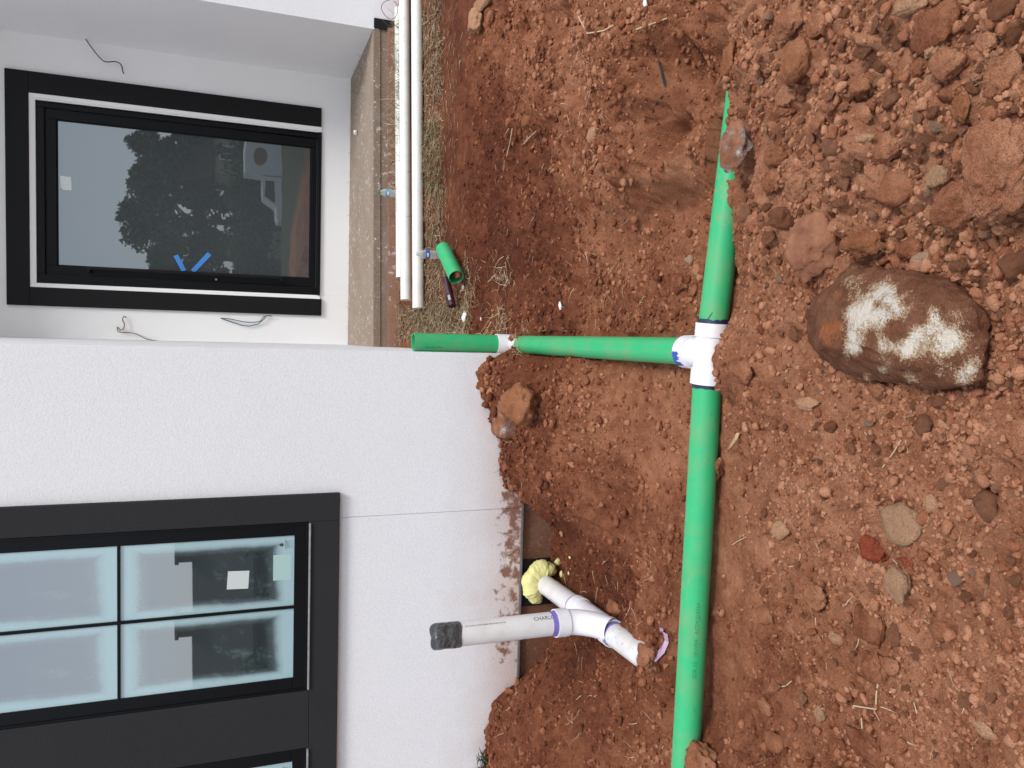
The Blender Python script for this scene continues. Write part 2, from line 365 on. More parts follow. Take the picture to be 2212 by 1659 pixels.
# ------------------------------------------------------------------ object helpers
def new_obj(name, me, parent=None, loc=None):
    o = bpy.data.objects.new(name, me); COL.objects.link(o)
    if parent is not None: o.parent = parent
    if loc is not None: o.location = loc
    return o
def mesh_np(name, V, F, material, smooth=False):
    me = bpy.data.meshes.new(name)
    V = np.asarray(V, dtype=np.float32); 
    if isinstance(F, np.ndarray):
        k = F.shape[1]; nf = F.shape[0]
        me.vertices.add(len(V)); me.vertices.foreach_set('co', V.ravel())
        me.loops.add(nf * k); me.loops.foreach_set('vertex_index', F.astype(np.int32).ravel())
        me.polygons.add(nf); me.polygons.foreach_set('loop_start', np.arange(0, nf * k, k, dtype=np.int32))
        me.polygons.foreach_set('use_smooth', np.full(nf, smooth, dtype=bool))
        me.update(calc_edges=True)
    else:
        me.from_pydata([tuple(map(float, v)) for v in V], [], F)
        if smooth: me.polygons.foreach_set('use_smooth', np.ones(len(me.polygons), dtype=bool))
        me.update()
    if material: me.materials.append(material)
    return me
class MB:
    def __init__(s): s.v = []; s.f = []; s.sm = []
    def add(s, vs, fs, smooth=False):
        o = len(s.v); s.v += [tuple(map(float, p)) for p in vs]; s.f += [tuple(i + o for i in f) for f in fs]; s.sm += [smooth] * len(fs); return s
    def box(s, x0, x1, y0, y1, z0, z1, bev=0.0):
        bm = bmesh.new(); bmesh.ops.create_cube(bm, size=1.0)
        for v in bm.verts:
            v.co = Vector((x0 + (v.co.x + .5) * (x1 - x0), y0 + (v.co.y + .5) * (y1 - y0), z0 + (v.co.z + .5) * (z1 - z0)))
        if bev: bmesh.ops.bevel(bm, geom=bm.edges[:], offset=bev, segments=2, affect='EDGES', profile=0.5)
        bm.verts.index_update()
        s.add([v.co for v in bm.verts], [[v.index for v in f.verts] for f in bm.faces]); bm.free(); return s
    def quad(s, *ps): return s.add(ps, [tuple(range(len(ps)))])
    def hexa(s, b, t):                                # four bottom corners and four top corners
        return s.add(list(b) + list(t), [(3, 2, 1, 0), (4, 5, 6, 7), (0, 1, 5, 4), (1, 2, 6, 5), (2, 3, 7, 6), (3, 0, 4, 7)])
    def rings(s, rings, cap0=True, cap1=True, smooth=True, close=True):
        n = len(rings[0]); vs = [p for r in rings for p in r]; fs = []
        for i in range(len(rings) - 1):
            for j in range(n if close else n - 1):
                k = (j + 1) % n
                fs.append((i * n + j, i * n + k, (i + 1) * n + k, (i + 1) * n + j))
        o = len(s.f); s.add(vs, fs, smooth)
        if cap0: s.add(rings[0], [tuple(reversed(range(n)))])
        if cap1: s.add(rings[-1], [tuple(range(n))])
        return s
    def sweep(s, pts, rad, seg=8, cap=True):
        pts = [Vector(p) for p in pts]; n = len(pts)
        rads = rad if isinstance(rad, (list, tuple)) else [rad] * n
        t0 = (pts[1] - pts[0]).normalized(); a = t0.orthogonal().normalized(); rr = []
        for i, p in enumerate(pts):
            t = (pts[min(i + 1, n - 1)] - pts[max(i - 1, 0)]).normalized()
            a = (a - t * a.dot(t)).normalized(); b = t.cross(a)
            rr.append([p + (a * math.cos(q) + b * math.sin(q)) * rads[i] for q in (2 * PI * k / seg for k in range(seg))])
        return s.rings(rr, cap, cap)
    def tube(s, p0, p1, R, wall=None, seg=32, steps=1):   # a pipe; with wall it is open at both ends
        p0, p1 = Vector(p0), Vector(p1)
        P = [p0.lerp(p1, i / steps) for i in range(steps + 1)]
        if wall is None: return s.sweep(P, R, seg)
        s.sweep(P, R, seg, False)
        t = (p1 - p0).normalized(); a = t.orthogonal().normalized(); b = t.cross(a)
        def ring(p, r): return [p + (a * math.cos(q) + b * math.sin(q)) * r for q in (2 * PI * k / seg for k in range(seg))]
        s.rings([ring(p0, R), ring(p0, R - wall)][::-1], False, False, False)
        s.rings([ring(p1, R), ring(p1, R - wall)], False, False, False)
        s.rings([ring(p1, R - wall), ring(p0, R - wall)], False, False)
        return s
    def mesh(s, name, material):
        me = bpy.data.meshes.new(name); me.from_pydata(s.v, [], s.f)
        me.polygons.foreach_set('use_smooth', np.array(s.sm, dtype=bool)); me.materials.append(material); me.update(); return me
    def build(s, name, material, parent=None, loc=None):
        return new_obj(name, s.mesh(name, material), parent, loc)
def tag(o, label=None, cat=None, group=None, kind=None):
    if label: o['label'] = label
    if cat: o['category'] = cat
    if group: o['group'] = group
    if kind: o['kind'] = kind
    return o
def thing(name, loc, label, cat, group=None):
    o = bpy.data.objects.new(name, None); o.empty_display_size = 0.05; COL.objects.link(o); o.location = loc
    return tag(o, label, cat, group)

def text_mesh(txt, size, material, name='lettering', align='LEFT', bold=0.0):
    cu = bpy.data.curves.new(name, 'FONT'); cu.body = txt; cu.size = size; cu.align_x = align; cu.resolution_u = 2; cu.offset = bold
    o = bpy.data.objects.new(name, cu); COL.objects.link(o)
    dg = bpy.context.evaluated_depsgraph_get(); dg.update()
    src = bpy.data.meshes.new_from_object(o.evaluated_get(dg))
    V = np.zeros(len(src.vertices) * 3, np.float32); src.vertices.foreach_get('co', V); V = V.reshape(-1, 3)
    F = [tuple(p.vertices) for p in src.polygons]
    bpy.data.objects.remove(o); bpy.data.curves.remove(cu); bpy.data.meshes.remove(src)
    return V, F
def text_on_pipe(txt, size, material, p0, axis, R, facing, parent, name='lettering', bold=0.0, flip=False):
    """letters printed on a pipe: p0 on the axis, written along axis, on the side facing 'facing'"""
    V, F = text_mesh(txt, size, material, name, bold=bold)
    ax = Vector(axis).normalized(); fc = Vector(facing); fc = (fc - ax * fc.dot(ax)).normalized()
    up = fc.cross(ax)
    pts = []
    for x, y, _ in V:
        q = (y - size * 0.35) / R
        pts.append(Vector(p0) + ax * float(x) + (fc * math.cos(q) + up * math.sin(q)) * (R + 0.0006))
    me = bpy.data.meshes.new(name); me.from_pydata(pts, [], F); me.materials.append(material); me.update()
    return new_obj(name, me, parent)

# ================================================================== GROUND
YW, YD = 4.30, 7.90                     # planes of the projecting wall and of the porch wall
XC = -0.066                             # corner of the projecting wall
PZ = -0.50                              # axis height of the drain in the trench
# surveyed points: picture x, y and height z
TZ = [(845,60,-.20),(845,400,-.20),(850,700,-.21),(915,0,-.28),(915,350,-.285),(915,700,-.29),(945,0,-.33),(945,400,-.33),(950,700,-.345),
 (1000,0,-.38),(1000,200,-.38),(1005,420,-.39),(1010,600,-.41),(1030,700,-.42),
 (1100,50,-.35),(1100,250,-.37),(1150,400,-.42),(1200,50,-.33),(1200,250,-.35),(1300,50,-.33),(1300,200,-.34),(1350,330,-.39),(1250,400,-.42),
 (1400,60,-.36),(1400,200,-.37),(1420,310,-.445),(1470,60,-.42),(1455,180,-.465),(1290,410,-.41),(1380,425,-.435),(1430,390,-.435),(1462,315,-.455),(1292,535,-.505),(1392,540,-.56),(1462,505,-.575),(1500,425,-.575),
 (1510,120,-.565),(1545,20,-.565),(1535,150,-.57),(1500,300,-.57),(1450,450,-.565),(1400,540,-.56),(1330,530,-.54),
 (1080,620,-.47),(1100,720,-.49),(1200,620,-.52),(1200,720,-.54),(1300,620,-.55),(1300,720,-.56),(1400,620,-.565),(1450,720,-.575),(1500,640,-.575),(1500,480,-.575),(1200,500,-.47),(1280,500,-.51),
 (1200,790,-.50),(1350,790,-.545),(1120,780,-.43),
 (1150,870,-.37),(1120,800,-.35),(1200,850,-.41),(1250,950,-.43),(1150,960,-.42),(1150,1048,-.425),(1205,1092,-.45),(1262,1112,-.47),(1186,1128,-.56),(1228,1150,-.63),(1300,1000,-.47),(1300,880,-.47),(1380,900,-.54),(1380,1050,-.54),(1340,1110,-.56),(1440,850,-.57),(1450,1000,-.575),(1450,1150,-.58),
 (1260,1160,-.68),(1300,1200,-.68),(1300,1300,-.69),(1380,1250,-.655),(1405,1412,-.555),(1385,1470,-.57),(1300,1400,-.66),(1250,1430,-.64),(1440,1300,-.60),(1440,1450,-.58),(1420,1550,-.56),
 (1130,1500,-.40),(1200,1500,-.50),(1150,1620,-.33),(1250,1600,-.42),(1350,1500,-.54),(1300,1650,-.43),(1400,1650,-.53),
 (1480,1600,-.57),(1500,1300,-.57),(1520,1000,-.575),(1530,800,-.575),(1550,600,-.575),(1565,470,-.575),
 (1560,1500,-.575),(1572,1300,-.575),(1580,1150,-.575),
 (1562,760,-.475),(1622,425,-.50),(1614,490,-.53),(1608,590,-.54),(1600,670,-.535),(1590,900,-.53),(1600,1000,-.56),(1625,1120,-.56),(1592,300,-.46),(1585,130,-.45),(1610,100,-.43),(1645,300,-.405),(1640,500,-.42),(1640,740,-.42),
 (1700,100,-.37),(1700,400,-.385),(1800,200,-.33),(1900,100,-.28),(2000,300,-.25),(2100,100,-.21),(2200,300,-.17),(2200,50,-.15),
 (1700,700,-.40),(1750,500,-.37),(1850,900,-.36),(1900,700,-.33),(2000,550,-.29),(2100,800,-.26),(2200,700,-.2),
 (1650,1250,-.55),(1700,1000,-.44),(1800,1100,-.40),(1800,1400,-.43),(1700,1400,-.51),(1640,1550,-.56),(1720,1650,-.47),(1560,1640,-.52),(1900,1300,-.38),(1900,1600,-.40),(2000,1100,-.32),(2050,1500,-.33),(2200,1100,-.22),(2200,1600,-.25)]
TWALL = [(1090,766),(1060,785),(1043,830),(1060,880),(1085,940),(1093,1010),(1108,1062),(1172,1092),(1202,1140),(1206,1250),(1196,1400),(1128,1468),(1085,1500),(1062,1550),(1055,1659)]
CP = [atz(x, y, z) for x, y, z in TZ] + [atY(x, y, YW - 0.01) for x, y in TWALL]
CP += [np.array(p) for p in [(0.2, 0.0, -.10), (-1.6, 0.2, -.22), (1.6, 0.2, -.10), (0, -1.2, -.10), (-2.5, -1.2, -.2), (2.5, -1.2, -.1), (2.6, 1.6, -.22), (3.4, 3.0, -.33), (3.2, 2.4, -.5), (3.6, 4.6, -.36), (3.9, 6.0, -.26),
       (-2.4, 2.4, -.57), (-3.4, 2.4, -.55), (-2.6, 1.3, -.38), (-3.2, 3.4, -.42), (-3.3, 4.25, -.25), (-3.6, 1.6, -.35), (-1.2, 4.8, -.40), (-3, 5.5, -.3), (-0.15, 5.4, -.36), (-0.4, 6.5, -.22), (2.8, 7.2, -.2), (0, 8.2, -.2), (-3, 8, -.2), (4, 8.2, -.2)]]
CP += [np.array(p) for p in [(-1.385, 2.86, -.51), (-1.36, 2.78, -.52), (-1.19, 2.95, -.56), (-1.56, 2.98, -.555)]]
CP = np.array(CP)
_EPS = 0.07
def _solve(P, val, smooth=1e-4):
    D = np.sqrt(((P[:, None, :2] - P[None, :, :2]) ** 2).sum(-1) + _EPS ** 2)
    n = len(P); A = np.zeros((n + 3, n + 3)); A[:n, :n] = D - smooth * np.eye(n)
    A[:n, n] = 1; A[:n, n + 1:] = P[:, :2]; A[n, :n] = 1; A[n + 1:, :n] = P[:, :2].T
    return np.linalg.solve(A, np.concatenate([val, np.zeros(3)]))
_cz = _solve(CP, CP[:, 2])
def _eval(c, P, X, Y):
    out = np.empty_like(X); n = len(P)
    for i in range(0, len(X), 40000):
        x, y = X[i:i + 40000], Y[i:i + 40000]
        D = np.sqrt((x[:, None] - P[None, :, 0]) ** 2 + (y[:, None] - P[None, :, 1]) ** 2 + _EPS ** 2)
        out[i:i + 40000] = D @ c[:n] + c[n] + c[n + 1] * x + c[n + 2] * y
    return out
# zones: picture x, y, guess z -> roughness, how dry the soil is, clods pressed in
ZN = [(860,60,-.2,.12,.35,.0),(860,650,-.2,.12,.35,.0),(920,300,-.28,.12,.3,.0),(970,60,-.36,.12,.08,.05),(970,350,-.36,.12,.06,.05),(970,660,-.38,.2,.15,.1),
 (1060,60,-.36,.7,.4,.6),(1060,300,-.38,.6,.06,.7),(1060,550,-.42,.5,.04,.8),(1150,100,-.35,.8,.5,.7),(1150,350,-.38,.8,.22,.7),(1200,560,-.5,.6,.06,.8),
 (1250,150,-.34,1.2,.65,.8),(1300,300,-.36,1.7,.55,.7),(1350,100,-.34,1.7,.6,.7),(1400,140,-.4,2.1,.5,.5),(1420,200,-.4,2.4,.45,.5),(1440,350,-.5,2.3,.45,.5),(1380,400,-.46,2.2,.45,.6),(1460,250,-.48,2.0,.4,.1),(1400,450,-.55,.35,.6,.2),(1330,560,-.54,.3,.5,.6),
 (1500,200,-.56,.4,.55,.1),(1480,400,-.57,.25,.65,.1),(1500,600,-.57,.3,.45,.3),(1300,680,-.55,.35,.35,.3),(1150,720,-.5,.5,.08,.5),
 (1090,800,-.35,1.2,.3,.9),(1160,950,-.42,1.1,.25,.9),(1280,900,-.46,1.3,.55,.7),(1380,850,-.54,.5,.6,.2),(1300,1040,-.47,1.5,.35,.3),(1420,1000,-.57,.5,.55,.2),
 (1260,1200,-.7,.7,.06,.5),(1330,1300,-.67,.8,.06,.5),(1250,1450,-.62,.7,.1,.4),(1420,1200,-.59,.4,.4,.3),(1420,1500,-.56,.8,.35,.4),(1150,1600,-.35,1.1,.3,.6),(1300,1580,-.44,1.4,.2,.4),(1350,1640,-.5,1.5,.45,.3),
 (1480,1400,-.57,.3,.5,.2),(1500,1000,-.575,.3,.55,.2),(1580,1200,-.575,.3,.55,.15),(1580,1500,-.57,.3,.5,.15),(1560,1650,-.52,.9,.35,.5),
 (1620,300,-.41,.8,.7,.9),(1620,560,-.42,.7,.65,.9),(1600,800,-.5,.7,.65,.8),(1700,100,-.37,.7,.8,.9),(1800,350,-.34,.7,.85,1.0),(2000,200,-.25,.8,.85,1.0),(2150,450,-.2,.9,.8,1.0),
 (1750,800,-.38,.6,.75,.7),(1900,950,-.33,.6,.8,.8),(2100,1000,-.26,.6,.75,.8),(1650,1100,-.52,.6,.65,.7),(1800,1200,-.41,.6,.75,.8),(2000,1300,-.32,.6,.78,.7),(2150,1200,-.24,.5,.72,.6),
 (1700,1500,-.5,.9,.5,.8),(1850,1500,-.42,.8,.55,.9),(2050,1600,-.33,.6,.68,.7),(2180,1500,-.25,.5,.68,.7),(1650,1640,-.5,.9,.4,.7)]
ZP = np.array([list(atz(x, y, z)[:2]) for x, y, z, *_ in ZN] + [[0, -2], [0, -20], [3.5, 7], [-3, 6.5], [5, 3], [-5, 3]])
ZV = np.array([v[3:] for v in ZN] + [[.5, .6, .5], [.3, .4, .0], [.15, .3, .0], [.15, .3, .0], [.6, .55, .5], [.6, .4, .5]])
def zones(X, Y):
    out = np.empty((len(X), 3))
    for i in range(0, len(X), 40000):
        x, y = X[i:i + 40000], Y[i:i + 40000]
        d2 = (x[:, None] - ZP[None, :, 0]) ** 2 + (y[:, None] - ZP[None, :, 1]) ** 2
        w = 1 / (d2 + 0.004) ** 1.7
        out[i:i + 40000] = (w @ ZV) / w.sum(1)[:, None]
    return out
def base_far(X, Y):
    t = np.clip((-Y - 3) / 33, 0, 1); lawn = -0.15 - 2.75 * t * t * (3 - 2 * t)
    return np.where(Y < 0, lawn, -0.15 - 0.1 * np.clip(Y / 4, 0, 1))
def smoothstep(a, b, x):
    t = np.clip((x - a) / (b - a), 0, 1); return t * t * (3 - 2 * t)
def pipe_y(x): return np.where(x < -0.02, 2.424 + (-0.02 - x) * 0.031, 2.418 - 0.12 * (x + 0.02))
def _half(Y): return 1.02 + 0.545 * np.clip(Y, 0, 7.5)
def ground_height(X, Y, detail=True):
    near = (np.abs(X) < _half(Y) + 2.2) & (Y > -2.2) & (Y < 9.5)
    z = base_far(X, Y); zn = np.tile(np.array([[.4, .45, 0.]]), (len(X), 1))
    idx = np.nonzero(near)[0]
    if len(idx):
        x, y = X[idx], Y[idx]
        zz = _eval(_cz, CP, x, y)
        w = smoothstep(_half(y) + 2.2, _half(y) + 0.9, np.abs(x)) * smoothstep(-2.2, -1.0, y) * smoothstep(9.5, 8.5, y)
        zn[idx] = zones(x, y); r, dry, cl = zn[idx].T
        if detail:
            wx = x + 0.035 * fbm(x * 9, y * 9, seed=5, octaves=3); wy = y + 0.035 * fbm(x * 9, y * 9, seed=9, octaves=3)
            n1 = fbm(x * 4.2, y * 4.2, seed=1, octaves=3); n2 = 1 - 2 * np.abs(fbm(wx * 8.5, wy * 8.5, seed=2, octaves=4)); n3 = fbm(wx * 30, wy * 30, seed=3, octaves=4, gain=0.6)
            n4 = fbm(wx * 62, wy * 62, seed=6, octaves=3, gain=0.6); nf = fbm(x * 110, y * 110, seed=4, octaves=2)
            dz = r * (0.026 * n1 + 0.0125 * (n2 - 0.4) + 0.0115 * n3 + 0.0045 * n4) + 0.0016 * nf * (0.5 + r)
            lump = 0.19 * lumps(wx, wy, 0.19, 21, 0.55) * (cl > 0.35) * 0.9 + 0.085 * lumps(wx, wy, 0.085, 31, 0.7) + 0.04 * lumps(wx, wy, 0.04, 41, 0.8) + 0.019 * lumps(wx, wy, 0.019, 51, 0.85)
            dz = dz + cl * lump * 0.8
            zz = zz + dz
        bed = 0.006 * fbm(x * 14, y * 14, seed=61, octaves=3)
        # the drain and its branch lie on the bed of the trench
        lim = np.where((np.abs(y - pipe_y(x) - 0.012) < 0.078) & (x < 0.45) & (x > -1.50), PZ - 0.05 + bed, 9.0)
        lim = np.where((y - pipe_y(x) > -0.022) & (y - pipe_y(x) < 0.09) & (x >= 0.45) & (x < 1.0), PZ - 0.04 + bed, lim)
        lim = np.where((np.abs(x + .01) < 0.075) & (y > 4.28) & (y < 4.5), -0.43 + bed, lim)
        lim = np.where((x > -.02) & (x < 0.10) & (y > 4.1) & (y < 4.5), -0.45 + bed, lim)
        lim = np.where((np.abs(x) < 0.07) & (y > 2.4) & (y < 4.18), -0.535 + bed, lim)
        zz = np.minimum(zz, lim)
        z[idx] = z[idx] * (1 - w) + zz * w
    return z, zn

ys = [0.35]
while ys[-1] < 7.3: ys.append(ys[-1] + 0.0030 + 0.0016 * max(ys[-1], 0))
yb = [0.35]; st = 0.012
while yb[-1] > -420: yb.append(yb[-1] - st); st *= 1.16
yf = [ys[-1]]; st = 0.03
while yf[-1] < 180: yf.append(yf[-1] + st); st *= 1.25
GY = np.array(yb[:0:-1] + ys + yf[1:])
sx = list(np.linspace(-1, 1, 620)); st = 0.008; o = [1.0]
while o[-1] < 110: o.append(o[-1] + st); st *= 1.22
GS = np.array([-v for v in o[:0:-1]] + sx + o[1:])
NX, NY = len(GS), len(GY)
gx = (GS[None, :] * _half(GY)[:, None]).ravel(); gy = np.repeat(GY, NX)
gz, gzn = ground_height(gx, gy)
GZ2 = gz.reshape(NY, NX)
def zat(X, Y):                                     # ground height under a point
    X = np.atleast_1d(np.asarray(X, float)); Y = np.atleast_1d(np.asarray(Y, float))
    s = X / _half(Y); i = np.clip(np.searchsorted(GY, Y) - 1, 0, NY - 2); j = np.clip(np.searchsorted(GS, s) - 1, 0, NX - 2)
    a = (Y - GY[i]) / (GY[i + 1] - GY[i]); b = (s - GS[j]) / (GS[j + 1] - GS[j])
    return (GZ2[i, j] * (1 - a) * (1 - b) + GZ2[i + 1, j] * a * (1 - b) + GZ2[i, j + 1] * (1 - a) * b + GZ2[i + 1, j + 1] * a * b)
def hit(x, y):                                     # where a sight line meets the ground
    r = ray(x, y); r = r / np.linalg.norm(r); t = np.arange(1.0, 9.0, 0.004)
    P = CAMP[None] + t[:, None] * r[None]
    below = P[:, 2] < zat(P[:, 0], P[:, 1])
    k = int(np.argmax(below)) if below.any() else len(t) - 1
    return P[k]
ii = (np.arange(NY - 1)[:, None] * NX + np.arange(NX - 1)[None, :]).ravel()
GF = np.stack([ii, ii + 1, ii + NX + 1, ii + NX], 1)
gme = mesh_np('ground', np.stack([gx, gy, gz], 1), GF, M['ground'], True)
at = gme.attributes.new('dry', 'FLOAT', 'POINT'); at.data.foreach_set('value', gzn[:, 1].astype(np.float32))
tag(new_obj('ground', gme), kind='structure')

# ================================================================== HOUSE
house = thing('house', (0, 0, 0), 'white stucco house with charcoal window band and black framed glass entry door', 'house')
w = MB()                                            # projecting wall, a control joint left between its two sheets
w.box(-7.0, -1.0016, YW, YW + 0.0045, -0.50, 4.4); w.box(-0.9984, XC, YW, YW + 0.0045, -0.50, 4.4, 0.002)
w.box(-7.0, XC, YW + 0.005, YD + 0.4, -0.50, 4.4, 0.004)
front_wall = tag(w.build('front_wall', M['stucco'], house), 'bright white stucco wall with red mud splashes along its foot')
w = MB(); w.box(-7.0, XC - 0.01, YW + 0.025, YW + 0.5, -1.3, -0.5175)
w.build('foundation', M['foundation'], house)
w = MB(); w.box(-7.0, XC - 0.002, YW - 0.006, YW + 0.03, -0.517, -0.5005, 0.003); w.build('flashing', M['flashing'], house)
w = MB()                                            # porch wall round the door opening
DX0, DX1, DZ0, DZ1 = 0.423, 2.02, 0.312, 2.766
w.box(XC + 0.001, DX0, YD, YD + 0.25, -0.3, 5.2); w.box(DX1, 3.2, YD, YD + 0.25, -0.3, 5.2)
w.box(DX0 + .0005, DX1 - .0005, YD, YD + 0.25, -0.3, DZ0); w.box(DX0 + .0005, DX1 - .0005, YD, YD + 0.25, DZ1, 5.2)
w.build('porch_wall', M['stucco_porch'], house)
w = MB(); z0, z1 = -0.012, 5.2
w.hexa([(2.692, 6.85, z0), (6.5, 6.85, z0), (6.5, YD + .2, z0), (2.559, YD + .2, z0)], [(2.692, 6.85, z1), (6.5, 6.85, z1), (6.5, YD + .2, z1), (2.559, YD + .2, z1)])
w.box(2.79, 6.5, 6.8505, YD + .2, -0.3, -0.0125); w.build('return_wall', M['stucco'], house)
w = MB(); w.box(XC, 6.5, 7.22, YD + 0.3, 3.75, 3.9); w.build('porch_ceiling', plain('stained_wood_ceiling', (0.46, 0.36, 0.29), 0.6, 0.3, (20, 0.3, 0.004), 0, 0.25, 6), house)
# porch slab, its edge in two courses, and the footing below
fl, fr = (XC - 0.02, 6.612), (2.84, 6.868)
slab = MB()
slab.hexa([(fl[0], fl[1], -0.062), (fr[0], fr[1], -0.062), (2.84, YD + .05, -0.062), (fl[0], YD + .05, -0.062)], [(fl[0], fl[1], 0), (fr[0], fr[1], 0.0), (2.84, YD + .05, 0.036), (fl[0], YD + .05, 0.03)])
slab_o = slab.build('porch_slab', M['slab'], house)
e = MB(); e.hexa([(fl[0], fl[1] + .006, -0.122), (fr[0], fr[1] + .006, -0.122), (2.84, YD, -0.122), (fl[0], YD, -0.122)], [(fl[0], fl[1] + .006, -.0645), (fr[0], fr[1] + .006, -.0645), (2.84, YD, -.0645), (fl[0], YD, -.0645)])
e.build('slab_edge', M['slab_side'], slab_o)
e = MB(); e.box(fl[0], 2.84, 6.598, 6.6105, -0.0615, -0.004); 
e = MB(); e.hexa([(fl[0], fl[1] - .003, -0.0605), (fr[0], fr[1] - .003, -0.0605), (fr[0], fr[1] - .0005, -0.0605), (fl[0], fl[1] - .0005, -0.0605)], [(fl[0], fl[1] - .003, -.006), (fr[0], fr[1] - .003, -.006), (fr[0], fr[1] - .0005, -.006), (fl[0], fl[1] - .0005, -.006)])
e.build('slab_lip', M['slab_side'], slab_o)
e = MB(); e.hexa([(fl[0], fl[1] - .03, -0.5), (2.72, fr[1] - .03, -0.5), (2.72, YD, -0.5), (fl[0], YD, -0.5)], [(fl[0], fl[1] - .03, -.1235), (2.72, fr[1] - .03, -.1235), (2.72, YD, -.1235), (fl[0], YD, -.1235)])
e.build('footing', M['footing'], house)
e = MB(); e.box(2.702, 2.785, 6.838, 6.852, -0.15, -0.004, 0.003); e.build('membrane', M['black_mastic'], house)

# ---- windows of the projecting wall
trim = MB(); TX = -0.854; TZ0 = 0.589
WINS = [(-1.946, -1.009), (-3.214, -2.277)]
SZ0, SZ1 = 0.757, 2.62
tf = YW - 0.034
trim.box(WINS[0][1] + .004, TX, tf, YW - .0005, TZ0, 2.80, 0.004)
trim.box(WINS[1][1] + .004, WINS[0][0] - .004, tf, YW - .0005, SZ0 - .0135, 2.80, 0.003)
trim.box(-4.2, WINS[1][0] - .004, tf, YW - .0005, SZ0 - .0135, 2.80, 0.003)
trim.box(-4.2, WINS[0][1] + .0035, tf, YW - .0005, TZ0, SZ0 - .0145, 0.003)
trim.box(-4.2, WINS[0][1] + .0035, tf, YW - .0005, SZ1 + .004, 2.80, 0.003)
tag(trim.build('window_surround', M['trim_dark'], house), 'charcoal stucco band round the windows')
WPANE_X, WPANE_Z = 0.19825, 0.42975
M['film_glass'] = glass_mat('film_edged_glass', 0.30, (0.02, 0.026, 0.03), (0.93, 0.96, 1.0), (WPANE_X, WPANE_Z))
pane_me = None
for wi, (xa, xb) in enumerate(WINS):
    f = MB(); ya, yb = YW - 0.022, YW - 0.002
    f.box(xa, xb, ya, yb, SZ0, SZ0 + .072, .003); f.box(xa, xb, ya, yb, SZ1 - .072, SZ1, .003)
    f.box(xa, xa + .074, ya + .0004, yb, SZ0 + .0725, SZ1 - .0725, .003); f.box(xb - .070, xb, ya + .0004, yb, SZ0 + .0725, SZ1 - .0725, .003)
    # raised outer bead
    for (a, b, c, d) in ((xa - .002, xb + .002, SZ0 - .003, SZ0 + .010), (xa - .002, xb + .002, SZ1 - .010, SZ1 + .002)): f.box(a, b, ya - .006, ya - .0004, c, d, .002)
    for (a, b) in ((xa - .002, xa + .010), (xb - .010, xb + .002)): f.box(a, b, ya - .006, ya - .0004, SZ0 + .0105, SZ1 - .0105, .002)
    win = f.build('window', M['frame_black'], house)
    win['label'] = 'black window with four milky edged panes' if wi == 0 else 'black window at the photo bottom, mostly out of view'
    gx0, gx1, gz0, gz1 = xa + .074, xb - .070, SZ0 + .072, SZ1 - .072
    cx, cz = (gx0 + gx1) / 2, (gz0 + gz1) / 2
    mb = MB(); mb.box(cx - .008, cx + .008, ya - .001, yb - .002, gz0, gz1, .002); mb.build('muntin', M['frame_black'], win)
    for (a, b) in ((gx0, cx - .0082), (cx + .0082, gx1)):
        mb = MB(); mb.box(a, b, ya - .001, yb - .002, cz - .007, cz + .007, .002); mb.build('muntin', M['frame_black'], win)
    if pane_me is None:
        hx, hz = (gx1 - gx0) / 4, (gz1 - gz0) / 4
        WPANE_X, WPANE_Z = hx, hz
        pane_me = MB().box(-hx, hx, -0.004, 0.004, -hz, hz).mesh('pane', M['film_glass'])
    for i in (-1, 1):
        for k in (-1, 1): new_obj('pane', pane_me, win, (cx + i * hx, YW - .009, cz + k * hz))
    led = MB(); led.box(xa + .004, xb - .004, YW - .045, YW - .0235, SZ0 - .0135, SZ0 - .0035, .002); led.build('sill_strip', M['silver'], win)
    yl = YW - .0135
    if wi == 0:
        st = MB(); st.add([(-1.354, yl, 1.066), (-1.257, yl, 1.060), (-1.252, yl, 1.168), (-1.349, yl, 1.174), (-1.354, yl - .0005, 1.066), (-1.257, yl - .0005, 1.060), (-1.252, yl - .0005, 1.168), (-1.349, yl - .0005, 1.174)], [(4, 5, 6, 7), (3, 2, 1, 0), (0, 1, 5, 4), (1, 2, 6, 5), (2, 3, 7, 6), (3, 0, 4, 7)])
        st.build('sticker', M['paper'], win)
        MB().box(-1.322, -1.182, yl - .0006, yl - .0001, .842, .938).build('sticker', M['paper_teal'], win)
    lx = -1.128 if wi == 0 else -2.395
    for k, (t, s) in enumerate((('SUSTAINABLE', .0085), ('FORESTRY', .0085), ('INITIATIVE', .0085), ('Certified Sourcing', .0062))):
        V, F = text_mesh(t, s, M['ink'], align='CENTER'); zz = .872 - .0095 * k - (.004 if k == 3 else 0)
        new_obj('lettering', mesh_np('lettering', [(lx + v[0], yl - .0008, zz + v[1]) for v in V], F, M['ink']), win)
    lg = MB(); lg.add([(lx, yl - .0008, .884), (lx + .010, yl - .0008, .892), (lx + .006, yl - .0008, .903), (lx, yl - .0008, .910), (lx - .006, yl - .0008, .903), (lx - .010, yl - .0008, .892)], [tuple(range(6))])
    lg.build('logo', M['ink'], win)

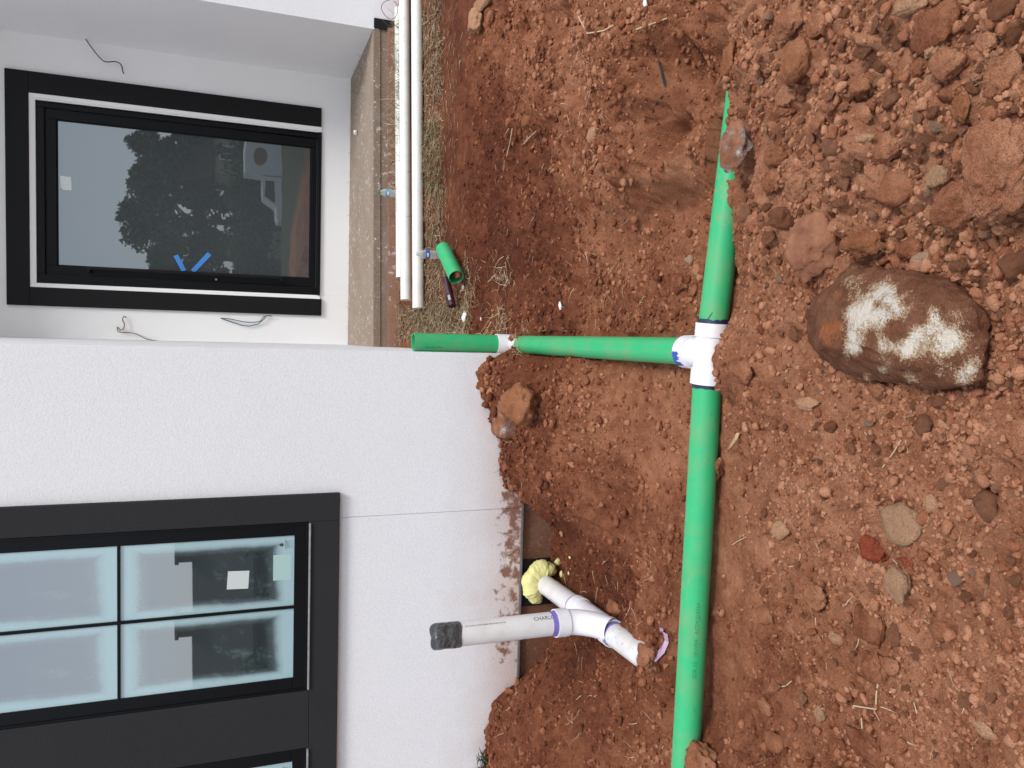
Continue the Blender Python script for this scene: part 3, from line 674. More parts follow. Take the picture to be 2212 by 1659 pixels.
# ---- entry door
dt = MB(); y0, y1 = YD - .028, YD - .0005
dt.box(0.220, 0.385, y0, y1, 0.297, 2.811, .003); dt.box(2.071, 2.254, y0, y1, 0.318, 2.811, .003); dt.box(0.220, 2.254, y0, y1, 2.8115, 2.99, .003)
tag(dt.build('door_surround', M['trim_black'], house), 'wide black boards round the entry door')
rv = MB()
rv.hexa([(.3855, YD - .02, DZ0), (.423, YD - .004, DZ0), (.423, YD + .03, DZ0), (.3855, YD - .0005, DZ0)], [(.3855, YD - .02, 2.811), (.423, YD - .004, 2.766), (.423, YD + .03, 2.766), (.3855, YD - .0005, 2.811)])
rv.hexa([(2.020, YD - .004, DZ0), (2.0705, YD - .02, DZ0), (2.0705, YD - .0005, DZ0), (2.020, YD + .03, DZ0)], [(2.020, YD - .004, 2.766), (2.0705, YD - .02, 2.811), (2.0705, YD - .0005, 2.811), (2.020, YD + .03, 2.766)])
rv.hexa([(.4235, YD - .004, 2.766), (2.0195, YD - .004, 2.766), (2.0195, YD - .001, 2.766), (.4235, YD - .001, 2.766)], [(.386, YD - .02, 2.8105), (2.07, YD - .02, 2.8105), (2.07, YD - .001, 2.8105), (.386, YD - .001, 2.8105)])
rv.sweep([(2.026, YD - .014, DZ0), (2.026, YD - .014, 2.77)], .006, 8)
rv.build('reveal', M['white_trim'], house)
door = MB(); yf = YD + .012
for (a, b, c, d) in ((.4235, .503, DZ0, 2.7655), (1.969, 2.0195, DZ0, 2.7655), (.5035, 1.9685, 2.700, 2.7655), (.5035, 1.9685, DZ0, .350)): door.box(a, b, yf, yf + .12, c, d, .004)
door_o = tag(door.build('door', M['frame_black'], house), 'black framed glass entry door')
lf = MB(); yl = yf + .022
lf.box(.507, .588, yl, yl + .06, .354, 2.696, .003); lf.box(1.880, 1.965, yl, yl + .06, .354, 2.696, .003)
lf.box(.5885, 1.8795, yl, yl + .06, .354, .408, .003); lf.box(.5885, 1.8795, yl, yl + .06, 2.611, 2.696, .003)
lf.build('door_leaf', M['frame_black'], door_o)
bd = MB()
for (a, b, c, d) in ((.5885, .597, .409, 2.610), (1.871, 1.8795, .409, 2.610)): bd.box(a, b, yl + .008, yl + .02, c, d, .002)
bd.box(.5975, 1.8705, yl + .008, yl + .02, .409, .417, .002); bd.box(.5975, 1.8705, yl + .008, yl + .02, 2.602, 2.610, .002); bd.build('glazing_bead', M['frame_black'], door_o)
MB().box(.589, 1.879, yl + .020, yl + .034, .4085, 2.6105).build('pane', M['door_glass'], door_o)
hd = MB(); hx = .577
hd.box(hx - .013, hx + .013, yl - .085, yl - .06, .672, 2.362, .003)
for zc in (.682, 2.350): hd.box(hx - .038, hx - .0135, yl - .085, yl - .06, zc - .012, zc + .012, .002); hd.box(hx - .038, hx - .016, yl - .0595, yl, zc - .012, zc + .012, .002)
hd.build('handle', M['trim_black'], door_o)
lk = MB(); lk.sweep([(.532, yl + .001, 1.279), (.532, yl - .008, 1.279), (.532, yl - .010, 1.279)], [.020, .020, .016], 20); lk_o = lk.build('lock', M['trim_black'], door_o)
lk = MB(); lk.sweep([(.532, yl - .0102, 1.279), (.532, yl - .013, 1.279)], .010, 16); lk.build('lock_cylinder', M['brass'], door_o)
th = MB(); th.box(.4235, 2.0195, YD - .022, YD - .0008, DZ0 + .0, DZ0 + .03, .004); th.build('threshold', M['frame_black'], door_o)
yg = yl + .0195
st = MB()
c4 = [(1.268, 2.497), (1.385, 2.500), (1.390, 2.588), (1.285, 2.584), (1.266, 2.560)]
st.add([(x, yg, z) for x, z in c4] + [(x, yg - .0006, z) for x, z in c4], [tuple(range(5, 10)), tuple(reversed(range(5)))] + [(i, (i + 1) % 5, (i + 1) % 5 + 5, i + 5) for i in range(5)])
st.build('sticker', M['paper'], door_o)
for (p, q) in (((.742, 1.636), (.600, 1.563)), ((.776, 1.340), (.600, 1.487))):
    a = Vector((p[0], 0, p[1])); b = Vector((q[0], 0, q[1])); n = (b - a).normalized().cross(Vector((0, 1, 0))) * .021
    tp = MB(); N = 6
    top = [a.lerp(b, i / N) + n * (1 + .06 * math.sin(i * 2.3)) for i in range(N + 1)]; bot = [a.lerp(b, i / N) - n for i in range(N + 1)]
    for i in range(N):
        tp.hexa([(top[i].x, yg, top[i].z), (top[i + 1].x, yg, top[i + 1].z), (bot[i + 1].x, yg, bot[i + 1].z), (bot[i].x, yg, bot[i].z)], [(v.x, yg - .0008, v.z) for v in (top[i], top[i + 1], bot[i + 1], bot[i])])
    tp.build('tape', M['tape_blue'], door_o)

# ---- loose wires hanging out of the porch walls
S1 = 1400 / 1659 / 1.8228
def wire(name, pts, Y, mat_, rad, label, wall=None, bare=None):
    P = []
    for i, (x, y) in enumerate(pts):
        q = atY(x * S1, y * S1, Y - (0.02 if 0 < i else 0.0)); P.append(Vector(q))
    P2 = [P[0]]                                     # Catmull-Rom through the points
    for i in range(len(P) - 1):
        p0, p1, p2, p3 = P[max(i - 1, 0)], P[i], P[i + 1], P[min(i + 2, len(P) - 1)]
        for k in range(1, 6):
            t = k / 5; P2.append(0.5 * ((2 * p1) + (p2 - p0) * t + (2 * p0 - 5 * p1 + 4 * p2 - p3) * t * t + (3 * p1 - p0 - 3 * p2 + p3) * t ** 3))
    b = MB(); b.sweep(P2, rad, 6); return tag(b.build(name, mat_), label, 'wire')
wa = wire('electrical_wire', [(393, 168), (405, 190), (445, 245), (480, 282), (505, 289), (535, 287), (560, 296), (570, 315), (572, 330), (578, 345)], YD - .03, M['wire_dark'], .0050, 'black wire hanging loose in the corner of the porch walls')
e = MB(); q = atY(393 * S1, 168 * S1, YD - .03); e.sweep([q, q + np.array([.0, -.004, .03])], .009, 8); e.build('wire_sleeve', M['wire_copper'], wa)
wire('electrical_wire', [(590, 1482), (578, 1477), (572, 1492), (580, 1512), (576, 1533), (562, 1540), (549, 1526), (549, 1540), (560, 1550), (610, 1553), (640, 1560), (680, 1580), (713, 1588), (730, 1589)], YD - .01, M['wire_copper'], .0045, 'brown wire curling out of the porch wall between the door and the projecting wall')
wc = wire('electrical_wire', [(1030, 1485), (1075, 1489), (1150, 1503), (1210, 1500), (1228, 1480), (1248, 1474), (1270, 1475)], YD - .01, M['wire_teal'], .0042, 'teal wire looping from the porch wall near the lower part of the door')
b = MB(); b.sweep([atY(x * S1, y * S1, YD - .02) for x, y in [(1032, 1486), (1075, 1500), (1130, 1518), (1165, 1522), (1205, 1511), (1222, 1498), (1238, 1482), (1240, 1474)]], .0042, 6); b.build('strand', M['wire_teal'], wc)
lp = MB(); cx_, r_ = atz(862, 24, -.15), .075
lp.sweep([Vector(cx_) + Vector((math.cos(a) * r_, .02 * math.sin(a * 2), math.sin(a) * r_ * .9 + .08)) for a in [2 * PI * k / 28 for k in range(27)]], .0025, 5)
tag(lp.build('wire_loop', M['wire_dark']), 'thin ring of wire standing behind the white pipes at the photo top', 'wire')

# ================================================================== PIPES
R4, W4 = 0.0535, 0.0045
drain = thing('drain_pipe', (-0.02, 2.418, PZ), 'green underground drain with white tee running along the trench and up at the wall corner', 'pipe')
def dl(p): return Vector(p) - Vector(drain.location)
def dpipe(name, a, b, R=R4, m='green', wall=W4, seg=40):
    k = MB(); k.tube(dl(a), dl(b), R, wall, seg); return k.build(name, M[m], drain)
def py(x): return float(pipe_y(np.array(x)))
dpipe('pipe', (-2.9, py(-2.9), PZ), (-0.09, py(-.09), PZ))
dpipe('pipe', (0.05, 2.410, PZ), (1.35, py(1.35), PZ - .02))
dpipe('branch_pipe', (-0.016, 2.52, PZ), (-0.010, 4.345, PZ + .022))
dpipe('riser_pipe', (-0.010, 4.415, -0.375), (-0.011, 4.415, 0.158))
k = MB(); k.tube(dl((-0.135, 2.428, PZ)), dl((0.088, 2.405, PZ)), .0585, .004, 40)
k.tube(dl((-0.135, 2.428, PZ)), dl((-0.078, 2.423, PZ)), .0635, .0045, 40); k.tube(dl((0.040, 2.409, PZ)), dl((0.090, 2.405, PZ)), .0635, .0045, 40)
k.tube(dl((-0.020, 2.42, PZ)), dl((-0.018, 2.535, PZ)), .0585, .004, 40); k.tube(dl((-0.018, 2.520, PZ)), dl((-0.018, 2.575, PZ)), .0645, .0055, 40)
tee = tag(k.build('tee', M['pvc_tee'], drain), 'white tee fitting smeared with blue cement')
k = MB(); k.sweep([dl(p) for p in [(-0.010, 4.30, PZ + .02), (-0.010, 4.36, PZ + .024), (-0.010, 4.395, PZ + .04), (-0.010, 4.412, PZ + .075), (-0.010, 4.415, PZ + .13)]], .0585, 32)
k.tube(dl((-0.010, 4.415, -0.425)), dl((-0.010, 4.415, -0.352)), .0600, .004, 32)
tag(k.build('elbow', M['pvc_tee'], drain), 'white elbow at the foot of the riser, half buried')
def collar(name, a, b, R, m, jag, seed, arc=(0, 2 * PI), up=(0, 0, 1)):    # a brushed band of cement round a pipe with an uneven edge
    a, b = dl(a), dl(b); t = (b - a); L = t.length; t.normalize(); fc = Vector(up); fc = (fc - t * fc.dot(t)).normalized(); sd = t.cross(fc)
    k = MB(); n = 40; rr = random.Random(seed); vs, fs = [], []
    edge = [rr.uniform(0.3, 1) * jag for _ in range(n + 1)]
    for i in range(n + 1):
        q = arc[0] + (arc[1] - arc[0]) * i / n; d = fc * math.cos(q) + sd * math.sin(q)
        wv = 0.5 * (edge[i] + edge[max(i - 1, 0)])
        for u, rad in ((0, R), (1, R + .0008), (1, R)):
            vs.append(a + t * (L * u * (0.4 + wv)) + d * (R + (.0012 if u == 0 else .0004)))
    for i in range(n): fs += [(3 * i, 3 * i + 1, 3 * i + 4, 3 * i + 3)]
    k.add(vs, fs, True); return k.build(name, m, drain)
collar('cement_band', (0.0905, 2.405, PZ), (0.108, 2.403, PZ), R4 + .0008, M['cement_dark'], .8, 3)
collar('cement_band', (-0.1355, 2.428, PZ), (-0.150, 2.429, PZ), R4 + .0008, M['cement_dark'], .8, 5)
# blue cement brushed over the branch hub
k = MB(); n = 16; vs = []; fs = []; rr = random.Random(8)
lo = [rr.uniform(.0, .012) for _ in range(n + 1)]; hi_ = [rr.uniform(.030, .050) if i not in (9, 10) else .018 for i in range(n + 1)]
for i in range(n + 1):
    q = math.radians(0 + 56 * i / n)
    for yv in (2.5745 - lo[i] * .2, 2.5745 - hi_[i]): vs.append(dl((-0.018 - math.sin(q) * .0654, yv, PZ + math.cos(q) * .0654)))
for i in range(n): fs.append((2 * i, 2 * i + 1, 2 * i + 3, 2 * i + 2))
k.add(vs, fs, True); k.build('cement_smear', M['cement_blue'], tee)
k = MB(); k.sweep([dl(p) for p in [(0.105, 2.37, PZ + .049), (0.125, 2.362, PZ + .036), (0.150, 2.368, PZ + .033), (0.153, 2.345, PZ + .001)]], .0012, 5); k.build('thread', M['cement_dark'], drain)
FT = (0, -0.75, 1)
text_on_pipe('SDR 35   SEWER   ASTM D3034', .022, M['ink_green'], dl((-1.25, py(-1.25), PZ)), (1, -.031, 0), R4, (0, -1, .35), drain)
text_on_pipe('SEWER PIPE', .020, M['ink_green'], dl((-0.012, 4.415, 0.10)), (0, 0, -1), R4, (-.6, -1, 0), drain)
for x_ in (-0.25, -0.42, -1.02, -1.38): text_on_pipe('o', .016, M['ink_green'], dl((x_, py(x_), PZ)), (1, 0, 0), R4, (0, -1, .25), drain)

# sewer line coming out of the house, with its cleanout
SA, SB = Vector((-1.462, 4.36, -0.6355)), Vector((-1.378, 2.84, -0.571))
sdir = (SB - SA).normalized()
def sp(Y): return SA + (SB - SA) * ((SA.y - Y) / (SA.y - SB.y))
RS = 0.0572
sewer = thing('sewer_pipe', sp(3.42), 'white sewer pipe with upright cleanout capped in grey tape coming out of the wall', 'pipe')
def sl(p): return Vector(p) - Vector(sewer.location)
XV, YV = -1.376, 3.40
k = MB(); k.tube(sl(sp(4.36)), sl(sp(3.68)), RS, .006, 40); k.build('inlet_pipe', M['pvc'], sewer)
k = MB(); k.tube(sl(sp(3.28)), sl(sp(2.90)), RS, .006, 40); M['pvc_muddy'] = pipe_mat('muddy_pvc', (0.76, 0.745, 0.735), 0.35, 0.45, (0.17, 0.068, 0.04))
tag(k.build('outlet_pipe', M['pvc_muddy'], sewer), 'muddy white outlet pipe running into the soil')
k = MB(); k.tube(sl((XV, YV, -0.36)), sl((XV, YV, 0.262)), RS, .006, 40); k.build('cleanout_pipe', M['pvc'], sewer)
k = MB()
k.tube(sl(sp(3.70)), sl(sp(3.26)), .0625, .005, 40); k.tube(sl(sp(3.705)), sl(sp(3.645)), .0680, .005, 40); k.tube(sl(sp(3.315)), sl(sp(3.25)), .0680, .005, 40)
zb = sp(3.4).z; xb = sp(3.4).x
path = [(XV, YV, -.355), (XV, YV, -.40), (XV - .001, YV - .002, -.43), (XV - .002, YV - .012, -.462), (XV - .003, YV - .032, -.495), (XV - .004, YV - .062, -.528), (XV - .005, YV - .10, -.555), (XV - .005, YV - .15, -.578)]
k.sweep([sl(p) for p in path], [.0625, .0625, .0625, .0622, .062, .061, .060, .0585], 36, False)
k.tube(sl((XV, YV, -.405)), sl((XV, YV, -.342)), .0685, .006, 40)
wye = k.build('wye_fitting', M['pvc_tee'], sewer)
for a, b in ((sp(3.735), sp(3.706)), (sp(3.249), sp(3.222)), (Vector((XV, YV, -.341)), Vector((XV, YV, -.315)))):
    k = MB(); k.tube(sl(a), sl(b), RS + .0012, .001, 40); k.build('primer_band', M['primer'], sewer)
# taped cap: wrinkled tape pulled over the pipe end
rings = []; n = 48
prof = [(.150 + .008 * j_, RS + .0030) for j_ in range(14)] + [(.262, RS + .0030), (.272, RS + .0008), (.277, RS - .006), (.280, RS - .022), (.281, .018)]
for z, r in prof:
    rings.append([sl((XV + math.cos(q) * (r + w_), YV + math.sin(q) * (r + w_), z + .004 * math.sin(3 * q + z * 40))) for q, w_ in ((2 * PI * i / n, 0.0027 * mnoise.noise((math.cos(2 * PI * i / n) * 3.5 + z * 35, math.sin(2 * PI * i / n) * 3.5 + z * 28, z * 30))) for i in range(n))])
k = MB(); k.rings(rings, False, True); tag(k.build('tape_cap', M['tape'], sewer), 'grey duct tape wrapped over the top of the cleanout')
text_on_pipe('- CHARLOTTE PIPE', .030, M['ink_faint'], sl(sp(3.84)), -sdir, RS, (-.45, -.2, .8), sewer, bold=.0004)
# printing runs the other way round on the upright stub
text_on_pipe('CHARLOTTE', .028, M['ink'], sl((XV, YV, -.215)), (0, 0, -1), RS, (.83, -.6, 0), sewer, bold=.0002)
text_on_pipe('PVC-DWV ASTM D2665 NSF 05-20-16 4 IN', .011, M['ink'], sl((XV, YV, .13)), (0, 0, -1), RS, (.83, -.6, 0), sewer)
# spray foam round the pipe at the wall and the black patch behind it
k = MB(); k.box(-1.618, -1.325, YW + .012, YW + .0245, -0.735, -0.519, .004); k.build('mastic_patch', M['black_mastic'], house)
c0 = sp(4.235); fv = []; nA, nB = 72, 28
for i in range(nA):
    t = i / (nA - 1); a = math.radians(-52 + 222 * t); end = min(1, 7 * min(t, 1 - t) + .25) ** .6
    for j in range(nB):
        b = 2 * PI * j / nB; rr_ = .053 * end * (1.12 if .2 < t < .75 else .95)
        rad = .088 + rr_ * math.cos(b); p = Vector((math.cos(a) * rad, -rr_ * .85 * math.sin(b) - .012, math.sin(a) * rad * .93))
        d_ = Vector((math.cos(a) * math.cos(b), -math.sin(b), math.sin(a) * math.cos(b)))
        fv.append(p + d_ * (.014 * mnoise.noise(p * 13 + Vector((3, 1, 7))) + .007 * mnoise.noise(p * 34) + .005 * mnoise.noise(p * 85) + .003 * mnoise.noise(p * 170)))
k = MB(); k.rings([fv[i * nB:(i + 1) * nB] for i in range(nA)], True, True); fm = k.mesh('spray_foam', M['foam'])
tag(new_obj('spray_foam', fm, None, c0), 'pale yellow spray foam bulging round the white pipe at the wall', 'foam')

# white pipes stacked on the grass in front of the porch
R3 = 0.0445
def yard_pipe(a, b, z, R, label, bore=True, txt=None):
    A, B = Vector(atz(*a, z)), Vector(atz(*b, z)); d = (A - B).normalized()
    o = thing('pvc_pipe', B, label, 'pipe', 'white pipes laid on the grass by the porch')
    k = MB(); k.tube((0, 0, 0), A - B + d * (1.6 if a[1] == 0 else 0), R, .0055, 28); k.build('pipe_barrel', M['pvc_yard'], o)
    if txt:
        for q in txt: text_on_pipe('CHARLOTTE PIPE', .028, M['ink_faint'], d * q + Vector((0, 0, 0)), d, R, (0, -.35, 1), o)
yard_pipe((900, 0), (903, 666), -.24, R3, 'front white pipe of the three on the grass, nearest the red soil')
yard_pipe((873, 0), (877, 648), -.187, R3, 'middle white pipe of the three on the grass, between its neighbours')
yard_pipe((863.5, 19), (867, 600), -.188, R3, 'rear white pipe of the three, mostly hidden, nearest the concrete step', True, (.55, 1.75))

# green offcut
A, B = Vector(atz(985.5, 598.7, -.305)), Vector(atz(957, 537, -.285))
oc = thing('pipe_offcut', A, 'short green pipe offcut lying by the grass with soil in its open end', 'pipe')
k = MB(); k.tube((0, 0, 0), B - A, R4, .0045, 40); k.build('pipe_barrel', M['green'], oc)
OFF_A, OFF_B = A, B

# ================================================================== LITTER BY THE STEP
def clear_mat(name, col, a):
    m, nt, b = mat(name); g = G(nt); out = [n for n in nt.nodes if n.type == 'OUTPUT_MATERIAL'][0]
    b.inputs['Base Color'].default_value = (*col, 1); b.inputs['Roughness'].default_value = 0.12
    tr = g.n('BsdfTransparent'); mx = g.n('MixShader'); lw = g.n('LayerWeight'); lw.inputs[0].default_value = .35
    g.put(mx.inputs[0], g.math('ADD', g.math('MULTIPLY', lw.outputs['Facing'], .55), a, True)); nt.links.new(tr.outputs[0], mx.inputs[1]); nt.links.new(b.outputs[0], mx.inputs[2]); nt.links.new(mx.outputs[0], out.inputs['Surface'])
    return m
M['clear'] = clear_mat('clear_plastic', (.72, .75, .76), .22)
M['label_blue'] = plain('blue_label', (.03, .13, .42), .4); M['label_cyan'] = plain('cyan_label', (.10, .36, .55), .4); M['label_white'] = plain('white_label', (.75, .78, .8), .4)
M['cap_green'] = plain('green_cap', (.02, .22, .06), .4); M['cap_clear'] = plain('pale_cap', (.62, .64, .65), .4)
def lathe(prof, n=24): return [[(math.cos(2 * PI * i / n) * r, math.sin(2 * PI * i / n) * r, z) for i in range(n)] for r, z in prof]
def bottle(loc, label, cap, lab):
    o = thing('water_bottle', loc, label, 'bottle')
    pr = [(.024, 0), (.031, .004), (.0325, .012)] + [(.0325 - .002 * (i % 2), .020 + .009 * i) for i in range(9)] + [(.0325, .104), (.0315, .112), (.0325, .120), (.0325, .142), (.031, .150), (.022, .172), (.0135, .186), (.0125, .190), (.0125, .196)]
    k = MB(); k.rings(lathe(pr), True, False); k.build('bottle_body', M['clear'], o)
    k = MB(); k.rings(lathe([(.0330, .106), (.0330, .138)]), False, False); lb = k.build('bottle_label', lab, o)
    k = MB(); k.rings([[(math.cos(q) * .0333, math.sin(q) * .0333, z) for q in (math.radians(225 + 5 * i) for i in range(12))] for z in (.118, .130)], False, False, True, False); k.build('label_band', M['label_white'], lb)
    k = MB(); k.rings(lathe([(.0145, .188), (.0145, .204), (.013, .207)], 20), True, True); k.build('bottle_cap', cap, o)
    return o
p = hit(957, 551); bottle((p[0], p[1] + .02, p[2] - .004), 'clear water bottle with blue label standing behind the green offcut', M['cap_clear'], M['label_blue'])
p = atY(860, 419, 6.545); bottle((p[0], p[1], -.212), 'clear water bottle with green cap standing between the white pipes and the step', M['cap_green'], M['label_cyan'])
M['maroon'] = plain('maroon_card', (.040, .008, .016), .35, .5, None, 0, .15, 30); M['maroon_dark'] = plain('dark_maroon', (.018, .004, .008), .4)
a, b = Vector(atz(977, 661, -.318)), Vector(atz(964, 603, -.300)); b = a + (b - a).normalized() * .235
tb = thing('cardboard_tube', a, 'dark maroon printed tube lying on the dead grass beside the green offcut', 'tube')
k = MB(); k.tube((0, 0, 0), b - a, .0275, .0015, 28); k.build('tube_body', M['maroon'], tb)
k = MB(); d = (b - a).normalized(); k.tube(d * .004, d * .006, .0262, None, 24); k.build('tube_end', M['maroon_dark'], tb)
ax = d; fc = Vector((0, -.55, 1)); fc = (fc - ax * fc.dot(ax)).normalized(); sd = fc.cross(ax)
def patch(x0, x1, q0, q1, R, name, m, parent, n=6):
    k = MB(); vs, fs = [], []
    for i in range(n + 1):
        q = q0 + (q1 - q0) * i / n; dd = fc * math.cos(q) + sd * math.sin(q)
        vs += [ax * x0 + dd * R, ax * x1 + dd * R]
    for i in range(n): fs.append((2 * i, 2 * i + 1, 2 * i + 3, 2 * i + 2))
    k.add(vs, fs, True); return k.build(name, m, parent)
bc = patch(.040, .078, -.75, -.10, .0279, 'barcode_label', M['label_white'], tb)
for i in range(6): patch(.041, .077, -.70 + .1 * i, -.66 + .1 * i + .02 * (i % 2), .0281, 'bar', M['ink'], bc, 1)
patch(.100, .185, -.05, .12, .0279, 'print_panel', plain('mauve_print', (.22, .11, .15), .4), tb); patch(.100, .205, .35, 1.0, .0279, 'print_panel', plain('mauve_print_dark', (.10, .045, .065), .4), tb)

# ================================================================== ROCKS AND CLODS
def ico(sub):
    bm = bmesh.new(); bmesh.ops.create_icosphere(bm, subdivisions=sub, radius=1.0)
    bm.verts.ensure_lookup_table(); V = np.array([v.co for v in bm.verts]); F = np.array([[v.index for v in f.verts] for f in bm.faces]); bm.free(); return V, F
ICO = {s: ico(s) for s in (1, 2, 3, 4, 5)}
def rock_shape(seed, sub, planes=11, rough=.06, dmin=.60, dmax=.92):
    rr = np.random.RandomState(seed); V = ICO[sub][0].copy()
    for _ in range(planes):
        n = rr.normal(size=3); n /= np.linalg.norm(n); d = rr.uniform(dmin, dmax)
        t = V @ n; k = t > d; V[k] *= (d / t[k])[:, None]
    o = rr.uniform(0, 50, 3); L = np.linalg.norm(V, axis=1, keepdims=True); D = ICO[sub][0]
    q = V + o
    dsp = fbm(q[:, 0] * 2.1, q[:, 1] * 2.1, q[:, 2] * 2.1, seed, 2) * rough * 1.5 + (fbm(q[:, 0] * 6, q[:, 1] * 6, q[:, 2] * 6, seed + 3, 3) * rough if sub > 2 else 0)
    if sub > 3: dsp = dsp + rough * .45 * fbm(q[:, 0] * 19, q[:, 1] * 19, q[:, 2] * 19, seed + 5, 2)
    V = V + D * np.asarray(dsp)[:, None]
    lo, hi = V.min(0), V.max(0); V = (V - (lo + hi) / 2) / ((hi - lo) / 2)
    return V
def rock_obj(name, x, y, wx, hy, m, label, cat, seed, sub=4, planes=11, rough=.06, flat=.62, sink=.30, yaw=None, group=None, z=None, P=None, tilt=0.0):
    """wx: extent along the picture's x (down in the place), hy: extent along the picture's y (sideways in the place)"""
    p = np.array(P) if P is not None else (hit(x, y) if z is None else atz(x, y, z))
    dep = proj(p)[2]; el = math.atan2(CAMP[2] - p[2], math.hypot(p[0], p[1])); s = dep / FPX
    ex, ey = wx * s / 2, hy * s / 2
    c = flat * min(ex, ey) if flat < 1.5 else flat * .5 * min(ex, ey)
    bb = math.sqrt(max(ex ** 2 - (c * math.cos(el)) ** 2, .30 * ex ** 2)) / max(math.sin(el), .42)
    if sub == 4 and max(wx, hy) < 50: sub = 3
    V = rock_shape(seed, sub, planes + 2, rough * 1.35 + .01, .56, .90) * np.array([ey, bb, c])
    an = yaw if yaw is not None else 0.0
    R = np.array(Matrix.Rotation(an, 3, 'Z') @ Matrix.Rotation(tilt, 3, 'X')); V = V @ R.T
    me = mesh_np(name, V, ICO[sub][1], m, True)
    o = new_obj(name, me, None, (p[0], p[1], (p[2] if z is None else z) + c * (1 - 2 * sink)))
    tag(o, label, cat, group); TAKEN.append((x, y, max(wx, hy) * .5)); return o
TAKEN = []; LOOSE = []; ANCH = []
C, CD, CR, RU, TA, GR, BL, OL = (M[k] for k in ('clod', 'clod_dark', 'clod_red', 'clod_rust', 'clod_tan', 'stone_grey', 'stone_blue', 'stone_green'))
SPG = 'large clods and stones lying on the spoil heap'
# the big lime crusted rock: an uneven lump with a broad crown; crust, rust and bare patches are stains of the stone itself
OUT = [(380,690),(430,560),(540,480),(700,370),(870,255),(1000,300),(1200,335),(1420,370),(1560,430),(1680,520),(1800,650),(1850,800),(1850,1000),(1835,1090),(1770,1200),(1570,1268),(1400,1235),(1180,1258),(950,1248),(800,1205),(600,1105),(450,980),(400,850)]
oc_ = np.array([1130.0, 780.0]); op = np.array(OUT, float) - oc_; oa = np.arctan2(op[:, 1], op[:, 0]); orr = np.hypot(op[:, 0], op[:, 1]); k_ = np.argsort(oa); oa, orr = oa[k_], orr[k_]
oa = np.concatenate([oa - 2 * PI, oa, oa + 2 * PI]); orr = np.tile(orr, 3)
bc_ = hit(1646 + .2646 * 1200, 494 + .2646 * 900); bdep = proj(bc_)[2]
vd = Vector(CAMP - bc_).normalized(); e2 = Vector((-1, 0, 0)); e2 = (e2 - vd * e2.dot(vd)).normalized(); e1 = e2.cross(vd)      # e1 down the picture's x, e2 along its y
if e1.z > 0: e1 = -e1
g1 = Vector((vd.x, vd.y, 0)).normalized(); e1 = (g1 + Vector((0, 0, .26))).normalized(); e2 = (e2 - e1 * e2.dot(e1)).normalized(); e3 = e2.cross(e1)
if e3.z < 0: e3 = -e3
fx = 1 / math.sqrt(1 - e1.dot(vd) ** 2)
zs = .2646 * bdep / FPX; ze1, ze2 = zs * fx * .90, zs * .965
D0 = ICO[5][0]; ang = np.arctan2(D0[:, 1], D0[:, 0]); rad2 = np.hypot(D0[:, 0], D0[:, 1]); sil = np.interp(ang, oa, orr) * zs
Dn = D0.copy()
for nrm, dd_ in (((.12, -.30, .94), .70), ((.10, .75, .62), .76), ((-.75, .05, .60), .76), ((.62, .10, .78), .78), ((-.55, -.60, .55), .80), ((-.45, .62, .60), .82), ((.35, -.55, .75), .80), ((.80, .45, .40), .86), ((-.9, -.2, .35), .88), ((.3, .3, .9), .74), ((-.2, -.85, .55), .90)):
    n_ = np.array(nrm) / np.linalg.norm(nrm); t_ = Dn @ n_; k_ = t_ > dd_; Dn[k_] -= (t_[k_] - dd_)[:, None] * n_ * .95
q = D0 * 1.0; ns = .030 * fbm(q[:, 0] * 2.3, q[:, 1] * 2.3, q[:, 2] * 2.3, 5, 3) + .019 * fbm(q[:, 0] * 8, q[:, 1] * 8, q[:, 2] * 8, 8, 5, .62)
px_, py2, pz_ = Dn[:, 0] * sil * fx * .90, Dn[:, 1] * sil * .965, Dn[:, 2] * .115
Pm = np.stack([px_, py2, pz_], 1); Pm = Pm * (1.03 + ns * 1.6)[:, None]
cen = np.array(bc_) + np.array(e1) * (oc_[0] - 1200 - 70) * zs * fx + np.array(e2) * (oc_[1] - 900) * zs + np.array(e3) * .035
Vb = Pm[:, :1] * np.array(e1) + Pm[:, 1:2] * np.array(e2) + Pm[:, 2:] * np.array(e3)
bme = mesh_np('boulder', Vb, ICO[5][1], None, True)
_d = Vb + cen - CAMP; _c = np.outer(_d[:, 0], XDV) + np.outer(_d[:, 1], YDV) + np.outer(_d[:, 2], UPV)
sx_, sy_ = (VCY + FPX * _c[:, 1] / _c[:, 2] - 1645.8) / .2646, (PH - (UCX + FPX * _c[:, 0] / _c[:, 2]) - 493.8) / .2646
def blobs(L):
    o = np.zeros(len(sx_))
    for bx, by, br, w_ in L: o += w_ * np.exp(-((sx_ - bx) ** 2 + (sy_ - by) ** 2) / (br * br))
    return o
crust = blobs([(730,450,75,.7),(1000,520,110,1),(860,620,120,.9),(760,720,100,1),(750,880,95,1),(950,760,120,.8),(980,970,100,.9),(740,990,70,.9),(1130,640,120,.8),(1150,950,100,.8),(1300,850,130,.9),(1500,860,110,1),(1400,690,70,.7),(1640,920,90,.8),(1480,1000,110,.7),(1700,1120,80,.9),(1660,1215,80,1),(990,1155,60,.7),(850,1222,45,.7),(1200,1010,80,.7),(1560,690,50,.5),(1230,1240,60,.6),(1470,1190,50,.5),
   (1100,850,85,-1.2),(970,620,50,-.9),(1280,710,70,-.9),(900,905,45,-.7),(900,1020,70,-.8)])
rust = blobs([(540,880,120,1),(610,540,70,.8),(860,1190,50,.9),(1180,670,60,.7),(1690,1140,70,.7),(1480,1190,50,.8),(600,780,80,.7)])
front = (D0[:, 2] > -.25).astype(np.float32)
for nm_, val in (('crust', crust * front), ('rust', rust * front)): a_ = bme.attributes.new(nm_, 'FLOAT', 'POINT'); a_.data.foreach_set('value', val.astype(np.float32))
